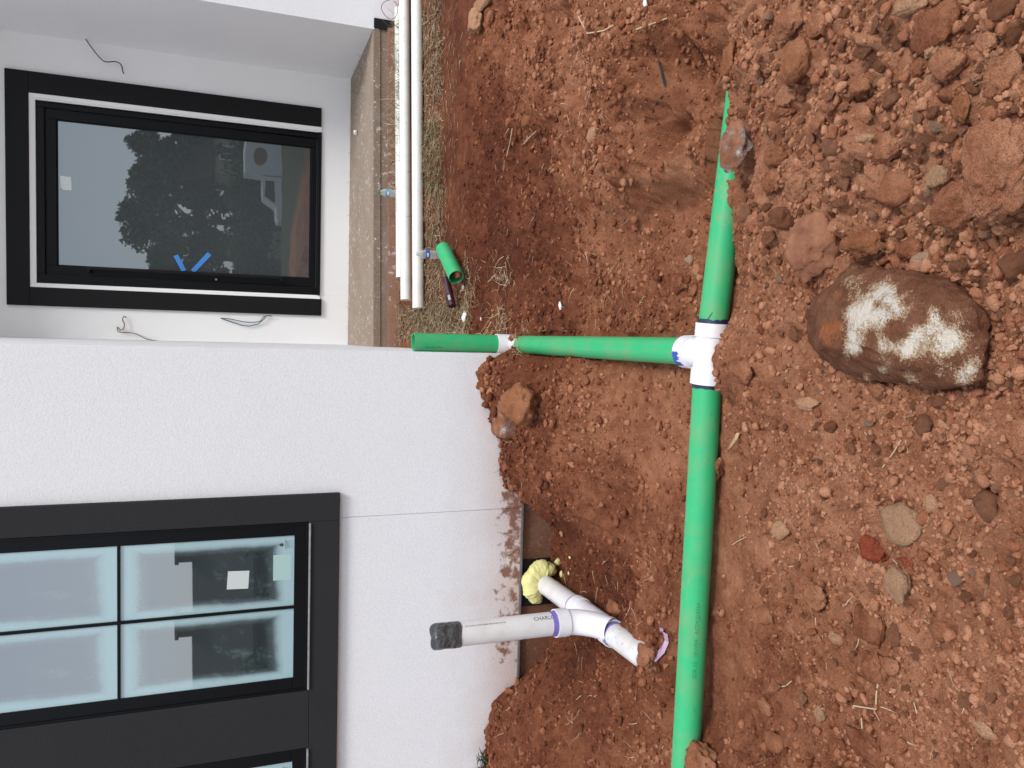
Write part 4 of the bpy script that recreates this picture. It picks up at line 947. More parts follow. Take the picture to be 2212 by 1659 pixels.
bme.materials.append(M['boulder'])
tag(new_obj('boulder', bme, None, cen), 'huge brown rock crusted white and orange, lying on the spoil heap', 'rock'); TAKEN += [(1950, 640, 75), (1950, 760, 75), (1850, 700, 90), (2060, 740, 80)]
BIG = [
 ('clod', 1713, 44, 68, 76, C, 'angular pale clod with a broken corner at the photo top, above the egg-shaped clod', 3, 4, 10, .05, .7, .3),
 ('clod', 1770, 50, 52, 62, C, 'flat crumbly round clod sunk in loose soil right of the angular pale clod', 4, 4, 5, .05, .45, .45),
 ('clod', 1734, 132, 70, 90, RU, 'smooth egg-shaped tan clod standing clear of the crumbs, above the blocky cracked clod', 9, 4, 8, .03, .8, .2),
 ('clod', 1698, 203, 46, 56, C, 'blocky clod cracked across, between the egg-shaped clod and a dark split one', 12, 4, 12, .05, .6, .4),
 ('clod', 1688, 243, 54, 40, CD, 'darker split clod tucked under the blocky cracked clod', 13, 4, 12, .06, .6, .4),
 ('clod', 2036, 105, 52, 58, TA, 'crusty light clod with pale flecks, resting against the big buried clod', 15, 4, 8, .10, .8, .2),
 ('clod', 2054, 141, 76, 74, C, 'broad rounded clod with a dark scar, under the crusty light clod', 16, 4, 7, .06, .7, .3),
 ('clod', 2001, 147, 44, 50, RU, 'small knobbly rust clod left of the broad rounded clod', 17, 4, 14, .09, .85, .22),
 ('clod', 1953, 145, 50, 64, C, 'flat ragged clod lying on edge left of the knobbly rust clod', 18, 4, 9, .06, .5, .35),
 ('clod', 2180, 172, 84, 104, C, 'large ragged block at the right border with roots beside it', 19, 4, 10, .08, .75, .25),
 ('clod', 2030, 60, 98, 112, CD, 'big half buried wedge of dark clay near the upper right corner', 20, 4, 7, .04, .7, .40),
 ('stone', 1962, 14, 76, 42, TA, 'long tan stone with a grey and yellow streak at the photo top', 21, 4, 9, .04, .6, .25),
 ('clod', 1863, 253, 56, 60, C, 'five sided flat clod with clean edges amid the rubble', 22, 4, 6, .035, .5, .3),
 ('clod', 1776, 265, 36, 48, C, 'upright narrow clod left of the five sided flat clod', 23, 4, 12, .07, .8, .25),
 ('clod', 1908, 322, 72, 68, C, 'cracked square plate of clay below the five sided clod', 24, 4, 6, .06, .5, .3),
 ('clod', 1868, 302, 48, 26, TA, 'short light bar-shaped clod lying on the cracked plate', 25, 4, 9, .05, .8, .2),
 ('clod', 1863, 186, 42, 40, RU, 'rounded tan clod above the five sided clod', 26, 4, 8, .05, .7, .3),
 ('clod', 1694, 341, 54, 50, RU, 'hexagonal knob of clay above the sharp cornered clod, right of the green pipe', 27, 4, 12, .05, .85, .22),
 ('clod', 1730, 406, 70, 72, C, 'sharp cornered clod with a steep dark side, between the hexagonal knob and the large slab', 28, 4, 9, .045, .75, .28),
 ('clod', 1670, 392, 44, 62, CD, 'worn grey-brown lump left of the sharp cornered clod', 29, 4, 10, .06, .7, .38),
 ('stone', 1933, 411, 112, 80, CD, 'smooth oval brown stone like a loaf', 30, 4, 4, .02, .75, .28),
 ('stone', 2035, 383, 50, 48, OL, 'round olive grey stone beside the tall pyramid clod', 31, 4, 12, .03, .85, .22),
 ('stone', 2128, 296, 62, 50, BL, 'blue grey angular stone leaning on the largest clod', 32, 4, 9, .03, .75, .2),
 ('clod', 2168, 372, 150, 220, C, 'largest clay clod of the heap, cut by the right border', 33, 5, 10, .05, .7, .25),
 ('clod', 2080, 446, 118, 104, C, 'tall pyramid clod dusted with crumbs', 34, 4, 6, .04, .9, .3),
 ('clod', 1777, 538, 112, 156, M['slab_clod'], 'large clay slab with a pale chip, beside the huge crusted rock', 35, 5, 9, .035, .7, .2),
 ('clod', 1879, 525, 100, 68, RU, 'twin-lobed rust clod above the huge crusted rock', 36, 4, 12, .07, .85, .22),
 ('clod', 1972, 540, 56, 54, CD, 'dark squat clod between the twin-lobed clod and a grey stone', 37, 4, 9, .05, .75, .3),
 ('stone', 1999, 563, 48, 38, GR, 'pale grey-brown stone touching the huge crusted rock', 38, 4, 9, .02, .75, .22),
 ('clod', 2083, 237, 42, 66, RU, 'long tan clod standing on its end above the blue grey stone', 39, 4, 10, .07, .8, .25),
 ('clod', 2018, 202, 36, 44, C, 'grey-brown three cornered clod below the broad rounded clod', 40, 4, 8, .04, .6, .3),
 ('clod', 2058, 200, 54, 34, C, 'brick-shaped clod beside the three cornered one', 41, 4, 8, .05, .7, .3),
 ('clod', 2134, 93, 46, 52, C, 'flat peeling clod at the right, above the ragged block', 42, 4, 8, .07, .5, .3),
 ('stone', 1606, 318, 64, 112, M['boulder_grey'], 'grey streaked rock overhanging the green pipe', 43, 4, 11, .06, .9, .15),
 ('clod', 1584, 130, 40, 88, RU, 'long clay lump hiding the far end of the green pipe', 44, 4, 12, .08, .9, .2),
 ('clod', 1568, 240, 34, 34, CD, 'round dark lump resting on the green pipe near its buried end', 45, 4, 9, .06, .9, .15),
 ('clod', 1572, 186, 46, 40, C, 'earthy lump bridging the green pipe between two bare patches', 46, 4, 9, .07, .9, .2),
 ('stone', 1960, 1131, 88, 98, OL, 'flat tan stone with a ground groove, beside the bright red clay', 47, 4, 9, .03, .55, .25),
 ('stone', 1951, 1264, 54, 84, OL, 'pointed tan shard in a hole below the flat tan stone', 48, 4, 10, .05, .8, .2),
 ('clod', 1895, 1190, 70, 66, CR, 'bright red crumbling clay lump', 49, 4, 12, .11, .7, .35),
 ('clod', 1962, 1212, 30, 22, CR, 'small bright red pebble of clay near the flat tan stone', 50, 3, 9, .08, .8, .3),
 ('clod', 1561, 1010, 44, 60, CD, 'rough brown clod leaning against the green pipe in the trench', 51, 4, 14, .10, .95, .15),
 ('clod', 1614, 802, 58, 56, CD, 'dark red rock in the soil right of the white tee', 52, 4, 8, .06, .8, .25),
 ('clod', 1662, 1197, 52, 88, C, 'long smooth hump of clay with a deep gap along its side', 53, 4, 5, .025, .6, .38),
 ('clod', 1878, 1347, 64, 82, CD, 'big dull clay hump half sunk in the soil above the rough brown wedge', 54, 4, 5, .03, .5, .42),
 ('clod', 1890, 1440, 62, 72, CD, 'rough brown wedge next to a cube-shaped clod', 55, 4, 9, .06, .7, .3),
 ('clod', 1932, 1440, 40, 42, C, 'cube-shaped clod beside the rough brown wedge', 56, 4, 10, .06, .85, .25),
 ('clod', 1766, 1290, 48, 62, RU, 'crumbly tan ball of clay with a red stain', 57, 4, 9, .07, .7, .3),
 ('clod', 2035, 1357, 54, 58, RU, 'orange-brown clod with a bitten edge', 58, 4, 9, .07, .7, .3),
 ('stone', 2013, 1087, 38, 44, TA, 'pale cream-topped stone above the flat tan stone', 59, 4, 10, .03, .7, .3),
 ('stone', 2130, 1575, 48, 36, TA, 'pale flat stone alone in fine soil at the lower right corner', 60, 4, 7, .03, .6, .3),
 ('clod', 2098, 1061, 40, 34, CD, 'dark diamond-shaped pebble in fine soil right of the cream-topped stone', 61, 3, 7, .03, .7, .3),
 ('stone', 1746, 872, 54, 32, TA, 'light oblong stone under the left end of the huge rock', 62, 4, 7, .03, .7, .3),
 ('clod', 1898, 844, 42, 36, C, 'round clod against the underside of the huge crusted rock', 63, 4, 9, .05, .85, .25),
 ('stone', 1774, 1540, 22, 40, OL, 'slim grey-green pebble standing upright among straw', 64, 3, 8, .02, .8, .3),
 ('clod', 1660, 1330, 42, 42, RU, 'rust clod right of the green pipe, low in the photo', 65, 4, 10, .07, .8, .3),
 ('stone', 1812, 1380, 32, 32, TA, 'pale rounded cube of stone by the big dull hump', 66, 3, 10, .03, .8, .25),
 ('stone', 1690, 1145, 42, 44, TA, 'buff stone with a rounded back just above the long smooth hump', 67, 4, 8, .03, .6, .35),
 ('clod', 1656, 1520, 34, 46, CD, 'dark slaty clod beside a deep crack near the bottom border', 68, 4, 10, .06, .7, .3),
 ('clod', 1680, 1605, 44, 46, RU, 'orange chunk of clay at the bottom border', 69, 4, 9, .05, .7, .3),
 ('clod', 1880, 1610, 96, 76, CD, 'broad dark clod cut by the bottom border', 70, 4, 7, .05, .55, .35),
 ('clod', 2200, 940, 60, 80, CD, 'wide dark lump at the right border below the huge rock', 71, 4, 8, .05, .5, .35),
 ('clod', 1528, 1655, 84, 100, CD, 'crumbly root-bound lump of soil over the bottom end of the green pipe', 91, 4, 12, .11, .7, .3),
 ('clod', 1405, 1418, 46, 62, CD, 'lump of damp soil where the white sewer pipe goes underground', 92, 4, 12, .10, .9, .25),
 # on the banks and by the house
 ('stone', 1150, 872, 90, 98, RU, 'rust brown rock perched on the bank by the wall', 72, 4, 11, .05, .95, .18),
 ('stone', 1036, 46, 44, 58, TA, 'tan rock just below the one cut by the photo top', 74, 4, 9, .04, .8, .25),
 ('stone', 1050, 8, 56, 36, TA, 'tan rock cut by the photo top border, beside another tan rock', 75, 4, 9, .04, .8, .25),
 ('clod', 1062, 40, 20, 30, RU, 'small orange chip touching the right side of the tan rocks', 76, 3, 9, .05, .8, .3),
 ('clod', 1286, 288, 36, 40, TA, 'pale mineral lump stuck in the face of the bank', 78, 4, 9, .08, .6, .45),
 ('clod', 1144, 262, 28, 28, RU, 'ball-shaped clod on the loose soil of the far bank', 79, 3, 10, .05, .85, .25),
 ('clod', 1472, 614, 30, 40, CD, 'crumbly knob of soil in the trench beside the green pipe', 80, 4, 12, .10, .8, .3),
 ('stone', 1490, 562, 20, 22, GR, 'small pale stone at the edge of the green pipe', 81, 3, 9, .05, .8, .3),
 ('clod', 1333, 1313, 36, 34, CD, 'round dark lump in the pit beside the white wye', 82, 4, 9, .06, .8, .3),
 ('clod', 1448, 850, 22, 32, RU, 'pinkish flat stone in the trench floor below the green branch pipe', 83, 3, 9, .05, .6, .4),
]
for (nm, x, y, wx, hy, m, lab, sd, sub, pl, ro, fl_, sk) in BIG:
    if wx < 2: continue
    if x > 1590: ANCH.append((x, y, lab))
    rock_obj(nm, x, y, wx, hy, m, lab, 'rock' if nm == 'stone' else 'clod', 100 + sd, sub, pl, ro, fl_, sk, rnd.uniform(-.15, .15))
# squarish old block by the wall, half under the rust rock
p = atY(1088, 899, YW - .09); bl = rock_shape(940, 4, 0, .03); q = ICO[4][0]; sgn = np.sign(q) * np.abs(q) ** .35
V = sgn / np.abs(sgn).max(0) * (1 + .03 * fbm(q[:, 0] * 5, q[:, 1] * 5, q[:, 2] * 5, 3, 3))[:, None] * np.array([.125, .10, .085])
tag(new_obj('masonry_block', mesh_np('masonry_block', V, ICO[4][1], M['boulder_grey'], True), None, (p[0], p[1], p[2] - .03)), 'squarish muddy block with a grey broken corner against the wall', 'block')
# soil plug in the offcut
V = rock_shape(941, 3, 6, .1) * np.array([.036, .04, .030]); dd = (OFF_B - OFF_A).normalized(); q = OFF_A + dd * .03 + Vector((.006, -.004, -.014))
o = new_obj('soil_plug', mesh_np('soil_plug', V, ICO[3][1], M['clod_dark'], True), oc, q - OFF_A)

# loose clods one can count: the largest of the rest, each its own object
protos = [mesh_np('clod', rock_shape(300 + i, 3, 10 + i % 4, .075 + .03 * (i % 3), .46, .82) * np.array([1, .85, .68]), ICO[3][1], M['clod'], i % 4 > 0) for i in range(14)]
protos_g = [protos[i].copy() for i in (0, 3, 5)]
for q_, mm in zip(protos_g, ('stone_grey', 'clod_tan', 'clod_rust')): q_.materials[0] = M[mm]
REG = [(1610, 2205, 10, 620, 150), (1640, 2205, 640, 1000, 40), (1640, 2205, 1000, 1640, 62)]
n_ind = 0; R2 = np.random.RandomState(5)
for (xa, xb, ya, yb, cnt) in REG:
    got = 0; tries = 0
    while got < cnt and tries < 4000:
        tries += 1; x = R2.uniform(xa, xb); y = R2.uniform(ya, yb)
        r = float(np.clip(.0105 * (R2.pareto(2.3) + 1), .0105, .034)) * (1.12 if ya < 20 else .88)
        p = hit(x, y); px = r * FPX / proj(p)[2]
        if any((x - tx) ** 2 + (y - ty) ** 2 < (tr + px * .8) ** 2 for tx, ty, tr in TAKEN): continue
        TAKEN.append((x, y, px))
        k = R2.rand(); me = protos[R2.randint(14)] if k < .93 else protos_g[R2.randint(3)]
        o = bpy.data.objects.new('clod', me); COL.objects.link(o); o.scale = (r * R2.uniform(.8, 1.25), r * R2.uniform(.8, 1.2), r * R2.uniform(.7, 1.05))
        o.rotation_euler = (R2.uniform(-.4, .4), R2.uniform(-.4, .4), R2.uniform(0, 6.28)); o.location = (p[0], p[1], p[2] + r * .28)
        tag(o, None, 'clod', 'small loose clods on the spoil heap'); LOOSE.append((o, x, y, r)); got += 1
def short(l): return re.split(r",| with | lying| in | at | beside| near| under| above| below| right of| left of| on | half | by | between| standing| sunk| resting| tucked| hiding| bridging| leaning| lodged| perched| stuck| cracked across| like | alone| cut | touching| against| of the ", l)[0]
ANCH = [(x, y, short(l)) for x, y, l in ANCH] + [(1950, 700, 'huge white crusted rock')]; used = set()
for o, x, y, r in sorted(LOOSE, key=lambda q: -q[3]):
    size = 'tiny' if r < .0125 else ('small' if r < .017 else ('mid-sized' if r < .024 else 'fairly large'))
    tone = {'grey_stone': 'greyish', 'clod_tan': 'tan', 'clod_rust': 'rusty'}.get(o.data.materials[0].name, 'brown'); done = False
    for ax_, ay_, nm_ in sorted(ANCH, key=lambda q: (q[0] - x) ** 2 + (q[1] - y) ** 2):
        dx, dy = x - ax_, y - ay_
        d_ = ('just right of' if dx > 0 else 'just left of') if abs(dx) > 2.2 * abs(dy) else ('just below' if dy > 0 else 'just above') if abs(dy) > 2.2 * abs(dx) else ('below and right of' if dx > 0 else 'below and left of') if dy > 0 else ('above and right of' if dx > 0 else 'above and left of')
        lab = '%s %s clod %s the %s' % (size, tone, d_, nm_)
        if lab not in used: used.add(lab); o['label'] = lab; break
# everything smaller: crumbs of earth, one mass
def scatter(N, rmin, rmax, alpha, seed, sub, ymin, ymax, ypow, sinkz, name, m, var=8, clmin=0.0, wfun=None):
    R = np.random.RandomState(seed); X, Y = [], []
    while sum(len(a) for a in X) < N:
        u = R.rand(60000); y = ymin * (ymax / ymin) ** (u ** ypow); x = R.uniform(-1, 1, 60000) * (_half(y) - .02)
        zn_ = zones(x, y); wgt = np.clip(zn_[:, 2], clmin, 1) if wfun is None else wfun(x, y, zn_)
        cl_ = .25 + .75 * smoothstep(-.25, .45, fbm(x * 5, y * 5, seed=seed, octaves=3)); k = R.rand(60000) < wgt * cl_
        k &= ~((np.abs(y - pipe_y(x)) < .062) & (x < .5)) & ~((np.abs(x) < .058) & (y > 2.4) & (y < 4.2)) & (y < np.where(x < XC, YW - .01, 9))
        k &= ~((np.abs(x + 1.41) < .07) & (y > 3.05)); X.append(x[k]); Y.append(y[k])
    x = np.concatenate(X)[:N]; y = np.concatenate(Y)[:N]; r = np.clip(rmin * (R.pareto(alpha, N) + 1), rmin, rmax)
    z = zat(x, y); dry = zones(x, y)[:, 1]
    base = np.stack([rock_shape(700 + seed * 10 + i, sub, 12, .09, .5, .88) * np.array([1, .86, .72]) for i in range(var)]); nv = base.shape[1]
    B = base[R.randint(var, size=N)]; an = R.uniform(0, 6.28, N); c, s_ = np.cos(an)[:, None], np.sin(an)[:, None]
    sc = R.uniform(.75, 1.3, (N, 3)) * r[:, None]
    P = B * sc[:, None, :]; P = np.stack([P[..., 0] * c - P[..., 1] * s_, P[..., 0] * s_ + P[..., 1] * c, P[..., 2]], -1)
    P = P + np.stack([x, y, z + r * sinkz], -1)[:, None, :]
    F = (ICO[sub][1][None] + (np.arange(N) * nv)[:, None, None]).reshape(-1, 3)
    me = mesh_np(name, P.reshape(-1, 3), F, m, sub > 1); a = me.attributes.new('dry', 'FLOAT', 'POINT'); a.data.foreach_set('value', np.repeat(dry, nv).astype(np.float32))
    return tag(new_obj(name, me), kind='stuff')
near_w = lambda x, y, zn_: np.clip(zn_[:, 2] * (.45 + .9 * (x > -.1)), 0.03, 1)
scatter(7500, .0045, .016, 2.0, 3, 2, .75, 3.2, .9, .30, 'earth_crumbs', M['crumbs'], wfun=near_w)
scatter(28000, .0022, .0075, 1.7, 4, 1, .72, 3.4, 1.0, .35, 'earth_crumbs', M['crumbs'])
scatter(11000, .0042, .014, 1.9, 6, 1, 2.4, 5.4, 1.0, .35, 'earth_crumbs', M['crumbs'], clmin=.04)

scatter(420, .008, .030, 2.0, 7, 2, YW - .16, YW - .015, 1.0, .35, 'earth_crumbs', M['crumbs'], wfun=lambda x, y, zn_: np.where((x < XC) & ((x > -.98) | (x < -1.95)), 1.0, .12))
scatter(2600, .0065, .022, 2.1, 8, 2, 2.55, YW - .02, 1.0, .30, 'earth_crumbs', M['crumbs'], wfun=lambda x, y, zn_: np.clip(zn_[:, 2] * 1.3 - .1, .02, 1))

# ================================================================== GRASS, STRAW, ROOTS, SCRAPS
def blades(N, pts, lmin, lmax, w, lay, seed, name, m, curl=.3, lift=.004, heading=None, zfun=None, seg=3):
    """thin bent blades; lay 0 upright .. 1 flat"""
    R = np.random.RandomState(seed); x, y = pts(R, N); z = zat(x, y) if zfun is None else zfun(x, y)
    L = R.uniform(lmin, lmax, N); an = R.uniform(0, 2 * PI, N) if heading is None else R.normal(heading[0], heading[1], N) + PI * (R.rand(N) < .5)
    el = np.clip(R.normal((1 - lay) * 1.35, .22, N), -.02, 1.5); cu = R.normal(0, curl, N); W_ = w * R.uniform(.6, 1.4, N)
    V = []; px, py_, pz = x, y, z + lift * R.uniform(.2, 1.6, N); a, e = an.copy(), el.copy()
    for i in range(seg + 1):
        ww = W_ * (1 - .75 * i / seg); nx, ny = -np.sin(a), np.cos(a)
        V.append(np.stack([px + nx * ww, py_ + ny * ww, pz], 1)); V.append(np.stack([px - nx * ww, py_ - ny * ww, pz + ww * .4], 1))
        st = L / seg; px = px + np.cos(a) * np.cos(e) * st; py_ = py_ + np.sin(a) * np.cos(e) * st; pz = pz + np.sin(e) * st; a = a + cu; e = e - np.abs(cu) * (.8 if lay < .7 else .12)
        pz = np.maximum(pz, (zat(px, py_) if zfun is None else zfun(px, py_)) + .001)
    V = np.stack(V, 1); nv = V.shape[1]
    F = np.array([[2 * i, 2 * i + 1, 2 * i + 3, 2 * i + 2] for i in range(seg)]); F = (F[None] + (np.arange(N) * nv)[:, None, None]).reshape(-1, 4)
    return new_obj(name, mesh_np(name, V.reshape(-1, 3), F, m))
def strip(x0, x1, y0, y1, z, soft=6.0, yy=None):     # points on the ground whose place in the survey lies in a band
    def f(R, N):
        out = []
        while sum(len(o) for o in out) < N:
            a = R.uniform(x0, x1, 3000) + R.normal(0, soft, 3000); b = R.uniform(y0, y1, 3000)
            P = np.array([atz(u, v, z) for u, v in zip(a[:1500], b[:1500])]); out.append(P[:, :2])
        P = np.concatenate(out)[:N]; return P[:, 0], P[:, 1]
    return f
tag(blades(3900, strip(917, 944, -10, 735, -.30, 5), .03, .11, .0022, 1.0, 1, 'dead_grass', M['straw'], .25, .012, (0.1, .9)), kind='stuff')
tag(blades(2200, strip(845, 866, 190, 730, -.235, 3), .04, .12, .0022, .93, 2, 'dead_grass', M['straw'], .3, .02, (0.1, .8)), kind='stuff')
tag(blades(1500, lambda R, n: (np.clip(R.normal(2.05, .33, n), 1.1, 2.72), R.uniform(6.50, 6.66, n)), .10, .22, .0024, .50, 21, 'dead_grass', M['straw'], .35, .03), kind='stuff')
tag(blades(900, lambda R, n: (R.uniform(-.05, 2.7, n), R.uniform(6.45, 6.6, n)), .03, .09, .0020, .85, 22, 'dead_grass', M['straw'], .35, .02), kind='stuff')
tag(blades(1500, strip(880, 925, 660, 735, -.275, 6), .03, .11, .0022, .97, 3, 'dead_grass', M['straw'], .3, .015), kind='stuff')
tag(blades(1100, strip(925, 1010, 560, 735, -.35, 8), .03, .12, .0020, .97, 4, 'dead_grass', M['straw'], .3, .012), kind='stuff')
tag(blades(420, strip(950, 985, 0, 560, -.36, 8), .02, .09, .0016, 1.0, 41, 'dead_grass', M['straw'], .2, .006, (0.0, .35)), kind='stuff')
tag(blades(340, strip(917, 942, 250, 420, -.30, 5), .04, .11, .0018, .55, 5, 'green_grass', M['grass'], .3), kind='stuff')
tag(blades(150, strip(917, 948, 0, 735, -.30, 8), .03, .09, .0018, .6, 6, 'green_grass', M['grass'], .3), kind='stuff')
tag(blades(90, strip(888, 893, 60, 470, -.25, 2), .05, .13, .0016, .35, 7, 'green_grass', M['grass'], .35), kind='stuff')
# straw dropped over the dug ground
def clump(name, x, y, r, N, lab, seed, m='straw_pale', lay=.93, L=(.05, .16), cat='straw'):
    p = hit(x, y)
    def f(R, n): return p[0] + R.normal(0, r, n), p[1] + R.normal(0, r * 1.3, n)
    return tag(blades(N, f, L[0], L[1], .0017, lay, seed, name, M[m], .22, .018), lab, cat)
clump('straw_clump', 1088, 592, .055, 60, 'tangle of pale straw on the red soil below the maroon tube', 31)
clump('straw_clump', 1088, 697, .055, 80, 'straw and white plaster tangle by the foot of the green riser', 32)
bit_ = rock_obj('clod', 1113, 729, 26, 22, CD, 'damp crumbly clod fallen over the white elbow of the riser', 'clod', 393, 3, 10, .10, .9, .3)
tag(blades(700, strip(930, 1000, 655, 720, -.36, 8), .04, .12, .0021, .97, 43, 'dead_grass', M['straw'], .3, .014), kind='stuff')
clump('straw_clump', 1120, 742, .05, 70, 'straw caught between the wall corner and the green branch pipe', 33)
tag(blades(170, strip(1020, 1330, 60, 730, -.42, 20), .03, .10, .0011, 1.0, 34, 'straw_litter', M['straw_pale'], .15, .012), kind='stuff')
tag(blades(90, strip(1140, 1400, 1190, 1640, -.55, 20), .03, .10, .0014, .95, 35, 'straw_litter', M['straw_pale'], .2, .012), kind='stuff')
tag(blades(60, strip(1650, 2190, 900, 1640, -.38, 20), .015, .05, .0011, 1.0, 36, 'straw_litter', M['straw_pale'], .15, .006), kind='stuff')
tag(blades(120, strip(1065, 1100, 930, 1060, -.36, 6), .02, .07, .0014, .6, 37, 'straw_litter', M['straw'], .3, .01), kind='stuff')
def stem(pts, rad, lab, m='straw_pale', name='straw', lift=.006, cat='straw', group=None):
    P = []
    for x, y in pts: q = hit(x, y); P.append(Vector((q[0], q[1], q[2] + lift)))
    k = MB(); k.sweep(P, rad, 5); return tag(k.build(name, M[m]), lab, cat, group)
Q = lambda x, y: (1481.2 + x * .24803, 1275 + y * .24803)        # close-up of the left part
stem([Q(1672, 1035), Q(1678, 900), Q(1690, 810)], .0022, 'long pale straw stem pointing up the slope, meeting another at a corner')
stem([Q(1475, 1003), Q(1570, 1018), Q(1668, 1033)], .0020, 'pale straw stem lying crosswise, meeting a long stem at a corner')
stem([Q(1545, 1108), Q(1552, 1180), Q(1557, 1255)], .0020, 'short thick pale straw below the corner of two stems')
stem([Q(1790, 886), Q(1850, 876)], .0018, 'stub of pale straw right of the long stem')
stem([Q(830, 840), Q(885, 832), Q(935, 788)], .0018, 'bent straw in the crack of the lower trench slope')
stem([Q(1725, 240), Q(1750, 318)], .0022, 'stub of pale straw between two clods above the brown wedge')
stem([Q(2005, 975), Q(2030, 1070)], .0014, 'thin pale straw near the cube-shaped clod')
Q2 = lambda x, y: (1828 + x * .23148, 932.6 + y * .23148)
stem([Q2(357, 335), Q2(440, 220), Q2(530, 80)], .0018, 'long straight straw left of the huge rock, on bare crumbly soil')
Q3 = lambda x, y: (1481.2 + x * .23148, 932.6 + y * .23148)
stem([Q3(447, 1055), Q3(500, 1020), Q3(578, 980)], .0016, 'lone thin straw beside the green pipe in the trench')
Z2 = lambda x, y: (713 + x * .4629, y * .4629)
stem([Z2(1170, 80), Z2(1213, 158), Z2(1290, 145), Z2(1335, 118)], .0030, 'bent dry reed in a V on the loose soil of the far bank', lift=.012)
stem([Z2(1440, 140), Z2(1510, 115), Z2(1585, 88)], .0028, 'straight dry reed above the dark ledge of the bank', lift=.012)
stem([Z2(912, 672), Z2(940, 640), Z2(968, 615)], .0030, 'pale reed on the middle of the dug ground', lift=.010)
stem([Z2(832, 730), Z2(848, 660), Z2(858, 600)], .0026, 'thin reed left of the other pale reed on the dug ground', lift=.010)
def root(pts, rad, lab, lift=.008, side=True):
    P = []
    for x, y in pts: q = hit(x, y); P.append(Vector((q[0], q[1], q[2] + lift)))
    S = [P[0]]
    for a, b in zip(P[:-1], P[1:]):
        for t in (.33, .66, 1): S.append(a.lerp(b, t) + Vector((rnd.uniform(-1, 1), rnd.uniform(-1, 1), rnd.uniform(0, 1))) * rad * 2.2)
    k = MB(); k.sweep(S, [rad * (1 - .7 * i / (len(S) - 1)) for i in range(len(S))], 5)
    if side:
        for j in range(2, len(S) - 1, 3):
            e_ = S[j] + Vector((rnd.uniform(-1, 1), rnd.uniform(-1, 1), rnd.uniform(-.2, .5))) * .03; k.sweep([S[j], S[j].lerp(e_, .5) + Vector((0, 0, .004)), e_], [rad * .5, rad * .35, rad * .2], 4)
    return tag(k.build('root', M['root']), lab, 'root')
R5 = lambda x, y: (1828 + x * .23148, 301.7 + y * .23148)
root([R5(900, 795), R5(1060, 850), R5(1200, 900), R5(1350, 1030)], .0016, 'forked pale root over soil, below the tall pyramid clod')
root([R5(1060, 850), R5(1130, 950), R5(1300, 1020), R5(1420, 1075)], .0014, 'straight root running beside the forked pale root', .008, False)
root([R5(295, 1110), R5(370, 1075), R5(440, 1040), R5(455, 970)], .0012, 'wiry root on the edge of the twin-lobed rust clod', .02)
R3_ = lambda x, y: (1828 + x * .23148, y * .23148)
for k_, (a_, b_) in enumerate((((1215, 780), (1390, 700)), ((1240, 690), (1370, 760)), ((1300, 650), (1330, 740)), ((1220, 800), (1330, 770)))): pass
root([R3_(1215, 780), R3_(1280, 730), R3_(1340, 690), R3_(1390, 640)], .0018, 'knot of fine roots hanging beside the ragged block, upper strand')
root([R3_(1230, 800), R3_(1300, 770), R3_(1390, 745)], .0015, 'knot of fine roots hanging beside the ragged block, lower strand')
root([Q(440, 1540), Q(480, 1470), Q(455, 1420), Q(520, 1360)], .0014, 'curly root at the bottom border near the end of the green pipe')
root([Q(640, 1520), Q(700, 1490), Q(760, 1450)], .0013, 'thin root at the bottom border beside an orange chunk')
q0 = [hit(*Z2(x, y)) for x, y in ((1535, 290), (1552, 340), (1562, 400), (1555, 450), (1520, 492))]; k = MB(); vs = []
for i, q in enumerate(q0):
    for j, s_ in enumerate((-1, 0, 1)): vs.append((q[0], q[1] + s_ * .007, q[2] - .002 + .006 * (j == 1) + .004 * (i % 2)))
for i in range(4):
    for j in range(2): k.add([vs[3 * i + j], vs[3 * i + j + 1], vs[3 * i + j + 4], vs[3 * i + j + 3]], [(0, 1, 2, 3)], True)
tag(k.build('plastic_sheet', plain('black_plastic', (.012, .012, .013), .5, .4, (40, .5, .006))), 'torn strip of black plastic under the ledge of the far bank', 'plastic')
# dry strip of leaf by the trench
q0 = [hit(x, y) for x, y in ((1606, 935), (1601, 952), (1588, 975))]; k = MB(); vs = []
for i, q in enumerate(q0):
    for s_ in (-1, 0, 1): vs.append((q[0] + .004 * i, q[1] + s_ * .011 * (1 - .3 * abs(i - 1)), q[2] + .012 + (.010 if s_ else 0) + .004 * i))
k.add(vs, [(0, 1, 4, 3), (1, 2, 5, 4), (3, 4, 7, 6), (4, 5, 8, 7)], True); k.add([(a, b, c - .0015) for a, b, c in vs], [(3, 4, 1, 0), (4, 5, 2, 1), (6, 7, 4, 3), (7, 8, 5, 4)], True)
tag(k.build('dry_leaf', M['leaf_dry']), 'curled tan strip of dry leaf at the edge of the trench', 'leaf')
